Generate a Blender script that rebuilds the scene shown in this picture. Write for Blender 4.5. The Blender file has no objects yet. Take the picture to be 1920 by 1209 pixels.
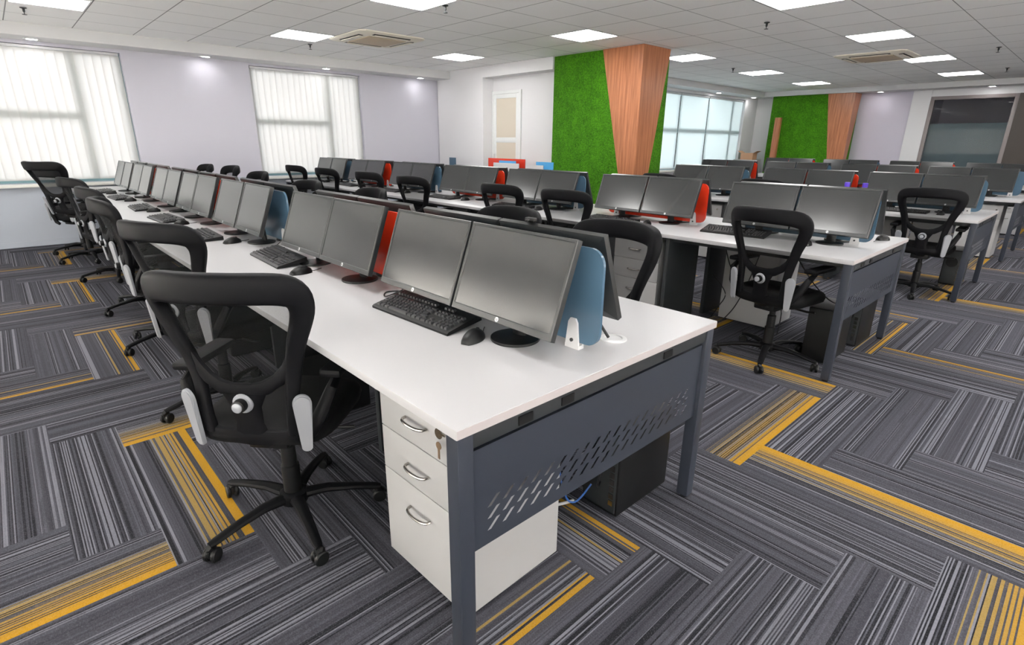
import bpy, bmesh, math, random
from mathutils import Vector, Matrix

random.seed(7)
PI = math.pi
SC = bpy.context.scene
COL = SC.collection

# ------------------------------------------------------------------ camera
F_PX = 1008.9224
YAW, PITCH, ROLL = 0.749225661, -0.322451330, 0.00979793699
CAM = Vector((-0.63189, -0.857935, 1.360366))
fw = Vector((math.sin(YAW) * math.cos(PITCH), math.cos(YAW) * math.cos(PITCH), math.sin(PITCH)))
rt = fw.cross(Vector((0, 0, 1))).normalized()
up = rt.cross(fw)
cr, sr = math.cos(ROLL), math.sin(ROLL)
r2 = rt * cr + up * sr
u2 = up * cr - rt * sr
cam_data = bpy.data.cameras.new('camera')
cam = bpy.data.objects.new('camera', cam_data)
COL.objects.link(cam)
cam_data.sensor_fit = 'HORIZONTAL'
cam_data.sensor_width = 36.0
cam_data.lens = 36.0 * F_PX / 1920.0
cam_data.clip_start = 0.05
cam_data.clip_end = 200
cam.matrix_world = Matrix(((r2.x, u2.x, -fw.x, CAM.x), (r2.y, u2.y, -fw.y, CAM.y), (r2.z, u2.z, -fw.z, CAM.z), (0, 0, 0, 1)))
SC.camera = cam

# ------------------------------------------------------------------ world, exposure
world = bpy.data.worlds.new('daylight')
SC.world = world
world.use_nodes = True
bg = world.node_tree.nodes['Background']
bg.inputs[0].default_value = (0.97, 0.97, 1.0, 1)
bg.inputs[1].default_value = 1.0
SC.view_settings.view_transform = 'Standard'
SC.view_settings.look = 'None'
SC.view_settings.gamma = 1
SC.view_settings.use_curve_mapping = False
SC.view_settings.exposure = 0.68
PANEL_LIGHT = 15.0
SPOT_LIGHT = 30.0

def sky_area(name, loc, target, sx, sy, power, color=(1.0, 0.98, 0.985)):
    l = bpy.data.lights.new(name, 'AREA')
    l.shape = 'RECTANGLE'; l.size = sx; l.size_y = sy; l.energy = power; l.color = color
    o = bpy.data.objects.new(name, l)
    COL.objects.link(o)
    o.location = loc
    o.rotation_euler = (Vector(target) - Vector(loc)).to_track_quat('-Z', 'Y').to_euler()
    return o

sky_area('daylight_far_windows', (0.6, 11.2, 2.2), (0.6, 8.6, 1.6), 9.5, 3.0, 85)
sky_area('daylight_right_window', (11.6, 8.4, 2.2), (11.6, 6.1, 1.6), 6.0, 3.0, 280)
sky_area('unseen_left_fill', (-6.0, 2.0, 1.0), (-3.6, 2.0, 1.0), 13.0, 3.0, 4000, (1.0, 0.955, 0.92))  # strong fill from the unseen left side, added to brighten left-facing surfaces
sky_area('unseen_rear_fill', (2.5, -7.4, 1.0), (2.5, -5.0, 1.0), 12.0, 3.0, 2900, (1.0, 0.97, 0.97))  # fill added behind the camera to light the near desk ends

# ------------------------------------------------------------------ materials
def mat(name, color, rough=0.5, metal=0.0, spec=0.5, **kw):
    m = bpy.data.materials.new(name)
    m.use_nodes = True
    b = m.node_tree.nodes['Principled BSDF']
    b.inputs['Base Color'].default_value = (*color, 1)
    b.inputs['Roughness'].default_value = rough
    b.inputs['Metallic'].default_value = metal
    b.inputs['Specular IOR Level'].default_value = spec
    for k, v in kw.items():
        b.inputs[k.replace('_', ' ')].default_value = v
    return m

class NT:
    """small helper for building node trees"""
    def __init__(s, m):
        s.t = m.node_tree; s.n = s.t.nodes; s.l = s.t.links
        s.b = s.n.get('Principled BSDF')
    def new(s, typ, **kw):
        n = s.n.new(typ)
        for k, v in kw.items():
            setattr(n, k, v)
        return n
    def link(s, a, b):
        s.l.new(a, b)
    def math(s, op, a, b=None, c=None, clamp=False):
        n = s.new('ShaderNodeMath', operation=op); n.use_clamp = clamp
        for i, v in enumerate((a, b, c)):
            if v is None: continue
            if isinstance(v, (int, float)): n.inputs[i].default_value = v
            else: s.link(v, n.inputs[i])
        return n.outputs[0]
    def mix(s, fac, a, b):
        n = s.new('ShaderNodeMix', data_type='RGBA')
        for i, v in ((0, fac), (6, a), (7, b)):
            if isinstance(v, (int, float)): n.inputs[i].default_value = v
            elif isinstance(v, tuple): n.inputs[i].default_value = (*v, 1)
            else: s.link(v, n.inputs[i])
        return n.outputs[2]
    def noise(s, vec, scale, detail=2, rough=0.5):
        n = s.new('ShaderNodeTexNoise'); n.inputs['Scale'].default_value = scale
        n.inputs['Detail'].default_value = detail; n.inputs['Roughness'].default_value = rough
        if vec is not None: s.link(vec, n.inputs['Vector'])
        return n.outputs[0]
    def bump(s, h, strength, dist=0.01):
        n = s.new('ShaderNodeBump'); n.inputs['Strength'].default_value = strength; n.inputs['Distance'].default_value = dist
        s.link(h, n.inputs['Height']); s.link(n.outputs[0], s.b.inputs['Normal'])
    def objco(s):
        return s.new('ShaderNodeTexCoord').outputs['Object']
    def mapped(s, vec, scale):
        n = s.new('ShaderNodeMapping'); n.inputs['Scale'].default_value = scale
        s.link(vec, n.inputs['Vector']); return n.outputs[0]

M = {}
M['laminate'] = mat('white_laminate', (0.435, 0.432, 0.445), 0.32, spec=0.45)
M['laminate_edge'] = mat('laminate_edge', (0.41, 0.372, 0.372), 0.45)
M['cabinet'] = mat('white_cabinet', (0.385, 0.383, 0.386), 0.4)
M['steel'] = mat('grey_powder_coat', (0.027, 0.032, 0.045), 0.42, spec=0.35)
M['steel_dark'] = mat('dark_powder_coat', (0.018, 0.021, 0.024), 0.5)
M['black'] = mat('black_plastic', (0.0045, 0.0045, 0.005), 0.42, spec=0.35)
M['black_soft'] = mat('black_chair_plastic', (0.004, 0.004, 0.005), 0.5, spec=0.15)
M['key'] = mat('key_plastic', (0.035, 0.035, 0.038), 0.35)
M['bezel'] = mat('bezel_plastic', (0.022, 0.024, 0.025), 0.3, spec=0.7)
M['silver'] = mat('silver_plastic', (0.30, 0.31, 0.335), 0.4, metal=0.2)
M['chrome'] = mat('brushed_nickel', (0.42, 0.4, 0.37), 0.25, metal=1.0)
M['aluminium'] = mat('aluminium', (0.62, 0.63, 0.64), 0.35, metal=0.6)
M['white_plastic'] = mat('white_plastic', (0.60, 0.60, 0.61), 0.35)
M['red'] = mat('red_acrylic', (0.62, 0.035, 0.012), 0.18)
M['blue'] = mat('blue_acrylic', (0.068, 0.128, 0.19), 0.16)
M['bright_blue'] = mat('bright_blue_acrylic', (0.08, 0.36, 0.70), 0.25)
M['violet'] = mat('violet_cap', (0.10, 0.045, 0.50), 0.35)
M['bottle'] = mat('clear_bottle', (0.8, 0.85, 0.9), 0.1, Transmission_Weight=0.8)
M['cable'] = mat('black_cable', (0.01, 0.01, 0.011), 0.45)
M['cable_blue'] = mat('blue_cable', (0.02, 0.09, 0.32), 0.4)
M['logo'] = mat('logo_silver', (0.8, 0.8, 0.82), 0.3)
M['brass'] = mat('brass_key', (0.42, 0.30, 0.20), 0.35, metal=0.8)
M['frame_white'] = mat('white_window_frame', (0.72, 0.74, 0.74), 0.4)
M['window_frame'] = mat('teal_grey_window_frame', (0.20, 0.34, 0.37), 0.5)
M['wall_white'] = mat('white_paint', (0.71, 0.705, 0.725), 0.6)
M['wall_lilac'] = mat('lilac_paint', (0.535, 0.525, 0.595), 0.6)
M['wall_blue'] = mat('pale_blue_grey_paint', (0.405, 0.44, 0.505), 0.5)
M['wall_mauve'] = mat('mauve_paint', (0.56, 0.53, 0.62), 0.6)
M['soffit'] = mat('soffit_paint', (0.62, 0.62, 0.63), 0.6)
M['sill'] = mat('sill_stone', (0.72, 0.72, 0.68), 0.3)
M['cardboard'] = mat('cardboard', (0.52, 0.30, 0.18), 0.8)
M['door_glass'] = mat('frosted_beige_glass', (0.62, 0.56, 0.47), 0.35)
M['dark_glass_shade'] = mat('grey_roller_shade', (0.07, 0.10, 0.115), 0.6)
M['brown_panel'] = mat('dark_brown_laminate', (0.045, 0.034, 0.028), 0.4)
M['grille'] = mat('beige_grille', (0.52, 0.42, 0.30), 0.6)
M['ac_body'] = mat('cream_plastic', (0.74, 0.70, 0.60), 0.45)
M['dark_slot'] = mat('dark_slot', (0.02, 0.02, 0.02), 0.7)
M['taupe_frame'] = mat('taupe_aluminium', (0.24, 0.21, 0.21), 0.4, metal=0.3)

def emit(name, color, s):
    m = bpy.data.materials.new(name); m.use_nodes = True
    t = NT(m); t.n.remove(t.b)
    e = t.new('ShaderNodeEmission'); e.inputs[0].default_value = (*color, 1); e.inputs[1].default_value = s
    t.link(e.outputs[0], t.n['Material Output'].inputs[0])
    return m
M['led'] = emit('led_diffuser', (1.0, 0.985, 0.96), PANEL_LIGHT)
M['led_spot'] = emit('led_spot', (1.0, 0.98, 0.96), SPOT_LIGHT)

def fabric(name, col, scale):
    m = mat(name, col, 0.85, spec=0.25)
    t = NT(m); o = t.objco()
    v = t.noise(o, scale, 2)
    t.link(t.mix(v, tuple(c * 0.55 for c in col), tuple(c * 1.5 for c in col)), t.b.inputs['Base Color'])
    t.bump(v, 0.25, 0.002)
    return m
M['seat_fabric'] = fabric('black_seat_fabric', (0.004, 0.004, 0.0045), 400)
M['pad'] = mat('black_vinyl', (0.004, 0.004, 0.0052), 0.55, spec=0.13)

def mesh_mat():
    m = mat('black_mesh_fabric', (0.004, 0.004, 0.0045), 0.7, spec=0.2)
    t = NT(m); o = t.objco()
    v = t.noise(o, 700, 1)
    t.link(t.math('ADD', 0.44, t.math('MULTIPLY', v, 0.22)), t.b.inputs['Alpha'])
    return m
M['mesh'] = mesh_mat()

def screen_mat():
    m = mat('matte_screen', (0.026, 0.028, 0.029), 0.17, spec=0.75, IOR=1.57)
    t = NT(m); o = t.objco()
    v = t.noise(o, 900, 1)
    t.bump(v, 0.02, 0.0005)
    return m
M['screen'] = screen_mat()

def wood_mat():
    m = mat('orange_wood_laminate', (0.5, 0.2, 0.1), 0.3)
    t = NT(m); o = t.objco()
    v = t.noise(t.mapped(o, (14, 14, 0.7)), 2.2, 6, 0.6)
    w = t.noise(t.mapped(o, (60, 60, 1.2)), 3.0, 3, 0.6)
    f = t.math('ADD', t.math('MULTIPLY', v, 0.7), t.math('MULTIPLY', w, 0.3))
    rmp = t.new('ShaderNodeValToRGB'); t.link(f, rmp.inputs[0])
    rmp.color_ramp.elements[0].position = 0.36; rmp.color_ramp.elements[0].color = (0.30, 0.10, 0.042, 1)
    rmp.color_ramp.elements[1].position = 0.66; rmp.color_ramp.elements[1].color = (0.56, 0.235, 0.115, 1)
    t.link(rmp.outputs[0], t.b.inputs['Base Color'])
    return m
M['wood'] = wood_mat()

def turf_mat():
    m = mat('artificial_turf', (0.05, 0.2, 0.02), 0.75, spec=0.2)
    t = NT(m); o = t.objco()
    v = t.noise(o, 60, 4, 0.7)
    w = t.noise(o, 5, 3, 0.6)
    f = t.math('ADD', t.math('MULTIPLY', v, 0.75), t.math('MULTIPLY', w, 0.25))
    rmp = t.new('ShaderNodeValToRGB'); t.link(f, rmp.inputs[0])
    rmp.color_ramp.elements[0].position = 0.34; rmp.color_ramp.elements[0].color = (0.016, 0.080, 0.002, 1)
    rmp.color_ramp.elements[1].position = 0.66; rmp.color_ramp.elements[1].color = (0.095, 0.34, 0.008, 1)
    t.link(rmp.outputs[0], t.b.inputs['Base Color'])
    t.bump(v, 0.8, 0.02)
    return m
M['turf'] = turf_mat()

def blind_mat(name, col):
    m = bpy.data.materials.new(name); m.use_nodes = True
    t = NT(m); t.n.remove(t.b)
    d = t.new('ShaderNodeBsdfDiffuse'); d.inputs[0].default_value = (*col, 1)
    tr = t.new('ShaderNodeBsdfTranslucent'); tr.inputs[0].default_value = (*col, 1)
    tp = t.new('ShaderNodeBsdfTransparent'); tp.inputs[0].default_value = (0.85, 0.95, 0.95, 1)
    mx = t.new('ShaderNodeMixShader'); mx.inputs[0].default_value = 0.55
    t.link(d.outputs[0], mx.inputs[1]); t.link(tr.outputs[0], mx.inputs[2])
    m2 = t.new('ShaderNodeMixShader'); m2.inputs[0].default_value = 0.10
    t.link(mx.outputs[0], m2.inputs[1]); t.link(tp.outputs[0], m2.inputs[2])
    t.link(m2.outputs[0], t.n['Material Output'].inputs[0])
    return m
M['blind'] = blind_mat('ivory_blind_fabric', (0.84, 0.81, 0.785))
M['shade'] = blind_mat('white_roller_fabric', (0.74, 0.80, 0.81))

def pane_mat(name='window_glass', ior=1.45):
    m = bpy.data.materials.new(name); m.use_nodes = True
    t = NT(m); t.n.remove(t.b)
    tp = t.new('ShaderNodeBsdfTransparent'); tp.inputs[0].default_value = (0.97, 0.98, 0.98, 1)
    gl = t.new('ShaderNodeBsdfGlossy'); gl.inputs['Roughness'].default_value = 0.02
    fr = t.new('ShaderNodeFresnel'); fr.inputs[0].default_value = ior
    mx = t.new('ShaderNodeMixShader')
    t.link(fr.outputs[0], mx.inputs[0]); t.link(tp.outputs[0], mx.inputs[1]); t.link(gl.outputs[0], mx.inputs[2])
    t.link(mx.outputs[0], t.n['Material Output'].inputs[0])
    return m
M['pane'] = pane_mat()
M['partition_pane'] = pane_mat('partition_glass', 1.16)

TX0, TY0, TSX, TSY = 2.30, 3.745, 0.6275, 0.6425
def ceiling_mat():
    m = mat('mineral_ceiling_tile', (0.70, 0.705, 0.70), 0.85, spec=0.2)
    t = NT(m); o = t.objco()
    sep = t.new('ShaderNodeSeparateXYZ'); t.link(o, sep.inputs[0])
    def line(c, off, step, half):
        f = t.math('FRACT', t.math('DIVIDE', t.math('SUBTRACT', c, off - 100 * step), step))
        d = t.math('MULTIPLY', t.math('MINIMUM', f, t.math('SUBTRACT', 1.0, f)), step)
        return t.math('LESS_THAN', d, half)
    gap = t.math('MAXIMUM', line(sep.outputs[0], TX0, TSX, 0.0055), line(sep.outputs[1], TY0, TSY, 0.0045))  # shadow gaps of the ceiling grid, painted as thin dark lines
    v = t.noise(o, 2.2, 2); w = t.noise(o, 120, 2)
    base = t.mix(t.math('MULTIPLY', v, 0.9), (0.88, 0.885, 0.88), (0.93, 0.93, 0.93))
    base = t.mix(t.math('MULTIPLY', w, 0.12), base, (0.5, 0.5, 0.5))
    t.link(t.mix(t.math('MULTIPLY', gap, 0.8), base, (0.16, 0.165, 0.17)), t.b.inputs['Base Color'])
    t.bump(w, 0.1, 0.003)
    return m
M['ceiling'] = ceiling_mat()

def carpet_mat():
    m = mat('striped_carpet_plank', (0.1, 0.1, 0.11), 0.92, spec=0.12)
    t = NT(m)
    uv = t.new('ShaderNodeUVMap', uv_map='plank_uv').outputs[0]
    pk = t.new('ShaderNodeUVMap', uv_map='plank_id').outputs[0]
    s1 = t.new('ShaderNodeSeparateXYZ'); t.link(uv, s1.inputs[0])
    s2 = t.new('ShaderNodeSeparateXYZ'); t.link(pk, s2.inputs[0])
    u, v = s1.outputs[0], s1.outputs[1]
    seed, acc = s2.outputs[0], s2.outputs[1]
    def wn(cells, k):
        c = t.new('ShaderNodeCombineXYZ')
        t.link(t.math('FLOOR', t.math('MULTIPLY', u, cells)), c.inputs[0])
        t.link(t.math('MULTIPLY', seed, 97.3 + k), c.inputs[1])
        c.inputs[2].default_value = k
        n = t.new('ShaderNodeTexWhiteNoise', noise_dimensions='3D'); t.link(c.outputs[0], n.inputs['Vector'])
        return n.outputs[0]
    yarn = wn(58.0, 1.0)
    band = wn(7.0, 2.0)
    band2 = wn(15.0, 3.0)
    tone = t.math('ADD', t.math('MULTIPLY', band2, 0.6), t.math('MULTIPLY', yarn, 0.4))
    base = t.mix(tone, (0.032, 0.032, 0.041), (0.080, 0.080, 0.098))
    strong = t.math('GREATER_THAN', band, 0.38)
    dark = t.math('MULTIPLY', t.math('LESS_THAN', yarn, 0.42), strong)
    light = t.math('MULTIPLY', t.math('GREATER_THAN', yarn, 0.74), strong)
    base = t.mix(t.math('MULTIPLY', dark, 0.92), base, (0.010, 0.010, 0.013))
    base = t.mix(t.math('MULTIPLY', light, 0.8), base, (0.21, 0.21, 0.245))
    # accent yarns: solid at one edge of the plank, thinning out towards its middle
    full = t.math('MULTIPLY', t.math('GREATER_THAN', acc, 0.75), 1.0)
    ramp = t.math('DIVIDE', t.math('SUBTRACT', u, 0.34), 0.62, clamp=True)
    zone = t.math('GREATER_THAN', u, 0.34)
    fine = t.math('MULTIPLY', zone, t.math('LESS_THAN', wn(52.0, 5.0), t.math('ADD', 0.28, t.math('MULTIPLY', ramp, 0.36))))
    y1 = t.math('MULTIPLY', full, t.math('MAXIMUM', fine, t.math('GREATER_THAN', u, 0.87)))
    thin = t.math('MULTIPLY', t.math('GREATER_THAN', acc, 0.25), t.math('LESS_THAN', acc, 0.75))
    def stripe(c, h):
        return t.math('LESS_THAN', t.math('ABSOLUTE', t.math('SUBTRACT', u, c)), h)
    st = t.math('MAXIMUM', stripe(0.885, 0.040), t.math('MAXIMUM', stripe(0.50, 0.018), stripe(0.80, 0.012)))
    y = t.math('MAXIMUM', y1, t.math('MULTIPLY', thin, st))
    ycol = t.mix(t.math('POWER', ramp, 1.3), (0.26, 0.19, 0.07), (0.45, 0.235, 0.006))
    base = t.mix(t.math('MULTIPLY', y, 0.95), base, ycol)
    # loop pile heather along the yarn
    cc = t.new('ShaderNodeCombineXYZ'); t.link(t.math('MULTIPLY', u, 60.0), cc.inputs[0])
    t.link(t.math('MULTIPLY', v, 260.0), cc.inputs[1]); t.link(seed, cc.inputs[2])
    h = t.noise(cc.outputs[0], 1.0, 2, 0.7)
    base = t.mix(t.math('MULTIPLY', t.math('SUBTRACT', h, 0.5), 0.9, clamp=True), base, (0.22, 0.22, 0.24))
    base = t.mix(t.math('MULTIPLY', t.math('SUBTRACT', 0.5, h), 1.5, clamp=True), base, (0.02, 0.02, 0.022))
    t.link(base, t.b.inputs['Base Color'])
    t.bump(h, 0.35, 0.004)
    return m
M['carpet'] = carpet_mat()

# ------------------------------------------------------------------ mesh helpers
class MB:
    """collects shapes, builds ONE mesh object"""
    def __init__(s):
        s.bm = bmesh.new()
    def add(s, verts, faces, smooth=False):
        vs = [s.bm.verts.new(v) for v in verts]
        for f in faces:
            try:
                fc = s.bm.faces.new([vs[i] for i in f]); fc.smooth = smooth
            except ValueError:
                pass
        return vs
    def box(s, x0, x1, y0, y1, z0, z1, bev=0.0, mtx=None):
        b = bmesh.new()
        bmesh.ops.create_cube(b, size=1.0)
        for v in b.verts:
            v.co = Vector(((x0 + x1) / 2 + v.co.x * (x1 - x0), (y0 + y1) / 2 + v.co.y * (y1 - y0), (z0 + z1) / 2 + v.co.z * (z1 - z0)))
        if bev > 0:
            bmesh.ops.bevel(b, geom=b.edges[:], offset=bev, segments=2, profile=0.6, affect='EDGES')
        s.merge(b, mtx)
    def merge(s, b, mtx=None):
        mp = {}
        for v in b.verts:
            mp[v] = s.bm.verts.new(mtx @ v.co if mtx else v.co)
        for f in b.faces:
            try:
                nf = s.bm.faces.new([mp[v] for v in f.verts]); nf.smooth = f.smooth
            except ValueError:
                pass
        b.free()
    def ring_loft(s, rings, cap=True, closed=True, loop=False, smooth=True):
        n = len(rings[0])
        vs = [[s.bm.verts.new(p) for p in r] for r in rings]
        pairs = list(zip(vs[:-1], vs[1:]))
        if loop: pairs.append((vs[-1], vs[0]))
        for a, b in pairs:
            for i in range(n if closed else n - 1):
                j = (i + 1) % n
                try:
                    f = s.bm.faces.new((a[i], a[j], b[j], b[i])); f.smooth = smooth
                except ValueError:
                    pass
        if cap and not loop:
            for r, rev in ((vs[0], True), (vs[-1], False)):
                try:
                    s.bm.faces.new(list(reversed(r)) if rev else r)
                except ValueError:
                    pass
    def lathe(s, prof, n=24, axis='z', center=(0, 0, 0)):
        c = Vector(center)
        rings = []
        for r, h in prof:
            ring = []
            for i in range(n):
                a = 2 * PI * i / n
                p = (r * math.cos(a), r * math.sin(a), h)
                if axis == 'x': p = (h, r * math.cos(a), r * math.sin(a))
                if axis == 'y': p = (r * math.sin(a), h, r * math.cos(a))
                ring.append(c + Vector(p))
            rings.append(ring)
        s.ring_loft(rings)
    def cyl(s, r, z0, z1, n=20, axis='z', center=(0, 0, 0), bev=0.0):
        if bev: s.lathe([(r - bev, z0), (r, z0 + bev), (r, z1 - bev), (r - bev, z1)], n, axis, center)
        else: s.lathe([(r, z0), (r, z1)], n, axis, center)
    def tube(s, pts, ra, rb=None, n=10, refup=(0, 0, 1), cap=True):
        """sweep an ellipse along pts; ra along the side direction, rb along the normal; both number or list"""
        pts = [Vector(p) for p in pts]
        k = len(pts)
        if rb is None: rb = ra
        ra = ra if isinstance(ra, (list, tuple)) else [ra] * k
        rb = rb if isinstance(rb, (list, tuple)) else [rb] * k
        rings = []
        ref = Vector(refup)
        for i, p in enumerate(pts):
            t = (pts[min(i + 1, k - 1)] - pts[max(i - 1, 0)]).normalized()
            side = t.cross(ref)
            if side.length < 1e-4: side = t.cross(Vector((0.3, 1, 0.2)))
            side.normalize()
            nor = side.cross(t).normalized()
            rings.append([p + side * (ra[i] * math.cos(2 * PI * j / n)) + nor * (rb[i] * math.sin(2 * PI * j / n)) for j in range(n)])
        s.ring_loft(rings, cap)
    def prism(s, poly, axis, a0, a1):
        """extrude a 2-D polygon along axis"""
        def P(p, h):
            if axis == 'x': return (h, p[0], p[1])
            if axis == 'y': return (p[0], h, p[1])
            return (p[0], p[1], h)
        n = len(poly)
        vs = [P(p, a0) for p in poly] + [P(p, a1) for p in poly]
        s.add(vs, [tuple(range(n)), tuple(range(2 * n - 1, n - 1, -1))] + [(i, (i + 1) % n, n + (i + 1) % n, n + i) for i in range(n)])
    def mesh(s, name, m, angle=0.6):
        bmesh.ops.recalc_face_normals(s.bm, faces=s.bm.faces[:])
        me = bpy.data.meshes.new(name)
        s.bm.to_mesh(me); s.bm.free()
        me.materials.append(m)
        for p in me.polygons: p.use_smooth = True
        me.set_sharp_from_angle(angle=angle)
        return me
    def build(s, name, m, parent=None, angle=0.6):
        o = bpy.data.objects.new(name, s.mesh(name, m, angle))
        COL.objects.link(o)
        if parent: o.parent = parent
        return o

def tag(o, label, cat, group=None):
    o['label'] = label; o['category'] = cat
    if group: o['group'] = group
    return o
def thing(name, label, cat, loc=(0, 0, 0), rz=0.0, group=None):
    o = bpy.data.objects.new(name, None)
    o.empty_display_size = 0.1
    COL.objects.link(o)
    o.location = loc; o.rotation_euler = (0, 0, rz)
    return tag(o, label, cat, group)
def struct(o):
    o['kind'] = 'structure'; return o
def dup(root, loc, rz, label, group=None, cat=None):
    def cp(o, parent):
        c = o.copy(); COL.objects.link(c)
        if parent: c.parent = parent
        for ch in list(o.children): cp(ch, c)
        return c
    r = cp(root, None)
    r.location = loc; r.rotation_euler = (0, 0, rz); r['label'] = label
    if group: r['group'] = group
    return r
def bx(name, m, x0, x1, y0, y1, z0, z1, bev=0.0, parent=None):
    b = MB(); b.box(x0, x1, y0, y1, z0, z1, bev); return b.build(name, m, parent)

ORD = ['first', 'second', 'third', 'fourth', 'fifth', 'sixth', 'seventh', 'eighth', 'ninth']
ROWN = ['front desk row', 'second desk row', 'third desk row', 'fourth desk row', 'fifth desk row']

# ------------------------------------------------------------------ layout numbers
CEIL = 2.638
Y_FAR = 8.65          # wall with the two windows
X_LEFT = -3.6
Y_BACK = -5.0
X_COL = 6.12          # recess beam / pillar face
X_REC = 6.37
Y_B = 6.10            # wall with the far right window
X_R = 14.75
SOF = 2.50
DW = 1.19             # desk row depth
DT = 0.75

# ------------------------------------------------------------------ floor: herringbone carpet planks
W_, X_OFF, Y_OFF = 0.25, 0.04, -0.03
ACC_FULL = {(-2, 4), (-2, 8), (-6, 4), (6, 0), (6, -4), (10, 0), (2, -4)}
ACC_THIN = {(-2, 12), (-6, 12), (-2, 16), (14, -4), (14, 0), (10, -4), (-2, 0), (2, 0)}
def build_floor():
    bm = bmesh.new()
    l1 = bm.loops.layers.uv.new('plank_uv'); l2 = bm.loops.layers.uv.new('plank_id')
    xa, xb, ya, yb = X_LEFT, X_R + 3.0, Y_BACK, Y_FAR
    rnd = random.Random(11)
    for j in range(int((ya - Y_OFF) / W_) - 6, int((yb - Y_OFF) / W_) + 3):
        for i in range(int((xa - X_OFF) / W_) - 6, int((xb - X_OFF) / W_) + 3):
            tt = (i + j + 2) % 8
            if tt not in (0, 4): continue
            horiz = tt == 0
            x0, y0 = X_OFF + i * W_, Y_OFF + j * W_
            x1, y1 = (x0 + 1.0, y0 + W_) if horiz else (x0 + W_, y0 + 1.0)
            sd = rnd.random(); hv = rnd.random()
            acc = 0.0
            if j % 4 == 0:
                acc = 1.0 if ((i, j) in ACC_FULL or ((i, j) not in ACC_THIN and hv < 0.45)) else 0.5
            cx0, cx1, cy0, cy1 = max(x0, xa), min(x1, xb), max(y0, ya), min(y1, yb)
            if cx1 - cx0 < 1e-4 or cy1 - cy0 < 1e-4: continue
            vs = [bm.verts.new(p) for p in ((cx0, cy0, 0), (cx1, cy0, 0), (cx1, cy1, 0), (cx0, cy1, 0))]
            f = bm.faces.new(vs)
            for lp in f.loops:
                p = lp.vert.co
                if horiz: uvv = (1.0 - (p.y - y0) / W_, p.x - x0)
                else: uvv = ((p.x - x0) / W_, p.y - y0)
                lp[l1].uv = uvv; lp[l2].uv = (sd, acc)
    me = bpy.data.meshes.new('floor'); bm.to_mesh(me); bm.free()
    me.materials.append(M['carpet'])
    o = bpy.data.objects.new('floor', me); COL.objects.link(o)
    return struct(o)
build_floor()

# ------------------------------------------------------------------ ceiling, walls, soffits
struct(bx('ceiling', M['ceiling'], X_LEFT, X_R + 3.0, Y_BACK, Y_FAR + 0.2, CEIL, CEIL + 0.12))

def wall_with_holes(name, m, axis, c0, c1, a0, a1, z0, z1, holes):
    """axis 'y': wall lies in plane y=c0..c1, spans x a0..a1; holes = (a, b, zlo, zhi)"""
    b = MB()
    def blk(p, q, zl, zh):
        if q - p < 1e-4 or zh - zl < 1e-4: return
        if axis == 'y': b.box(p, q, c0, c1, zl, zh)
        else: b.box(c0, c1, p, q, zl, zh)
    pos = a0
    for (p, q, zl, zh) in sorted(holes):
        blk(pos, p, z0, z1); blk(p, q, z0, zl); blk(p, q, zh, z1); pos = q
    blk(pos, a1, z0, z1)
    return struct(b.build(name, m))

WZ0, WZ1 = 0.80, 2.46
WIN_A = [(-3.3, 0.93), (2.585, 4.46)]
wall_with_holes('wall_far', M['wall_lilac'], 'y', Y_FAR, Y_FAR + 0.2, X_LEFT, X_COL + 0.7, 0.80, CEIL, [(a, b, WZ0, WZ1) for a, b in WIN_A])
# painted lower wall below the windows
struct(bx('wall_dado', M['wall_blue'], X_LEFT, X_COL + 0.7, Y_FAR - 0.02, Y_FAR + 0.2, 0.0, 0.80))
wall_with_holes('wall_right_window', M['wall_white'], 'y', Y_B, Y_B + 0.2, X_REC + 0.15, X_R, 0.0, CEIL, [(9.2, 14.06, 0.80, 2.46)])
wall_with_holes('wall_left', M['wall_white'], 'x', X_LEFT - 0.2, X_LEFT, Y_BACK, Y_FAR + 0.2, 0.0, CEIL, [(-4.4, 1.4, 0.06, 2.2), (1.8, 7.8, 0.06, 2.2)])
wall_with_holes('wall_back', M['wall_white'], 'y', Y_BACK - 0.2, Y_BACK, X_LEFT, X_R + 3, 0, CEIL, [(-3.0, 8.0, 0.06, 2.2)])
# recess with the glazed door
struct(bx('wall_recess', M['wall_white'], X_REC, X_REC + 0.15, 5.52, 7.235, 0, CEIL))
struct(bx('wall_pier', M['wall_white'], X_COL, X_REC + 0.45, 7.235, Y_FAR - 0.022, 0, CEIL))
struct(bx('trim_1', M['wall_white'], X_COL, X_REC, 5.52, 7.235, 2.46, CEIL))
# soffits
b = MB(); b.box(X_LEFT, X_COL, 8.22, Y_FAR, SOF, CEIL); struct(b.build('trim_2', M['soffit']))
b = MB(); b.box(X_REC + 0.15, X_R, 5.70, Y_B, SOF + 0.02, CEIL); struct(b.build('trim_3', M['soffit']))
b = MB(); b.box(14.2, X_R, Y_BACK, 5.70, SOF + 0.03, CEIL); struct(b.build('trim_4', M['soffit']))
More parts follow.
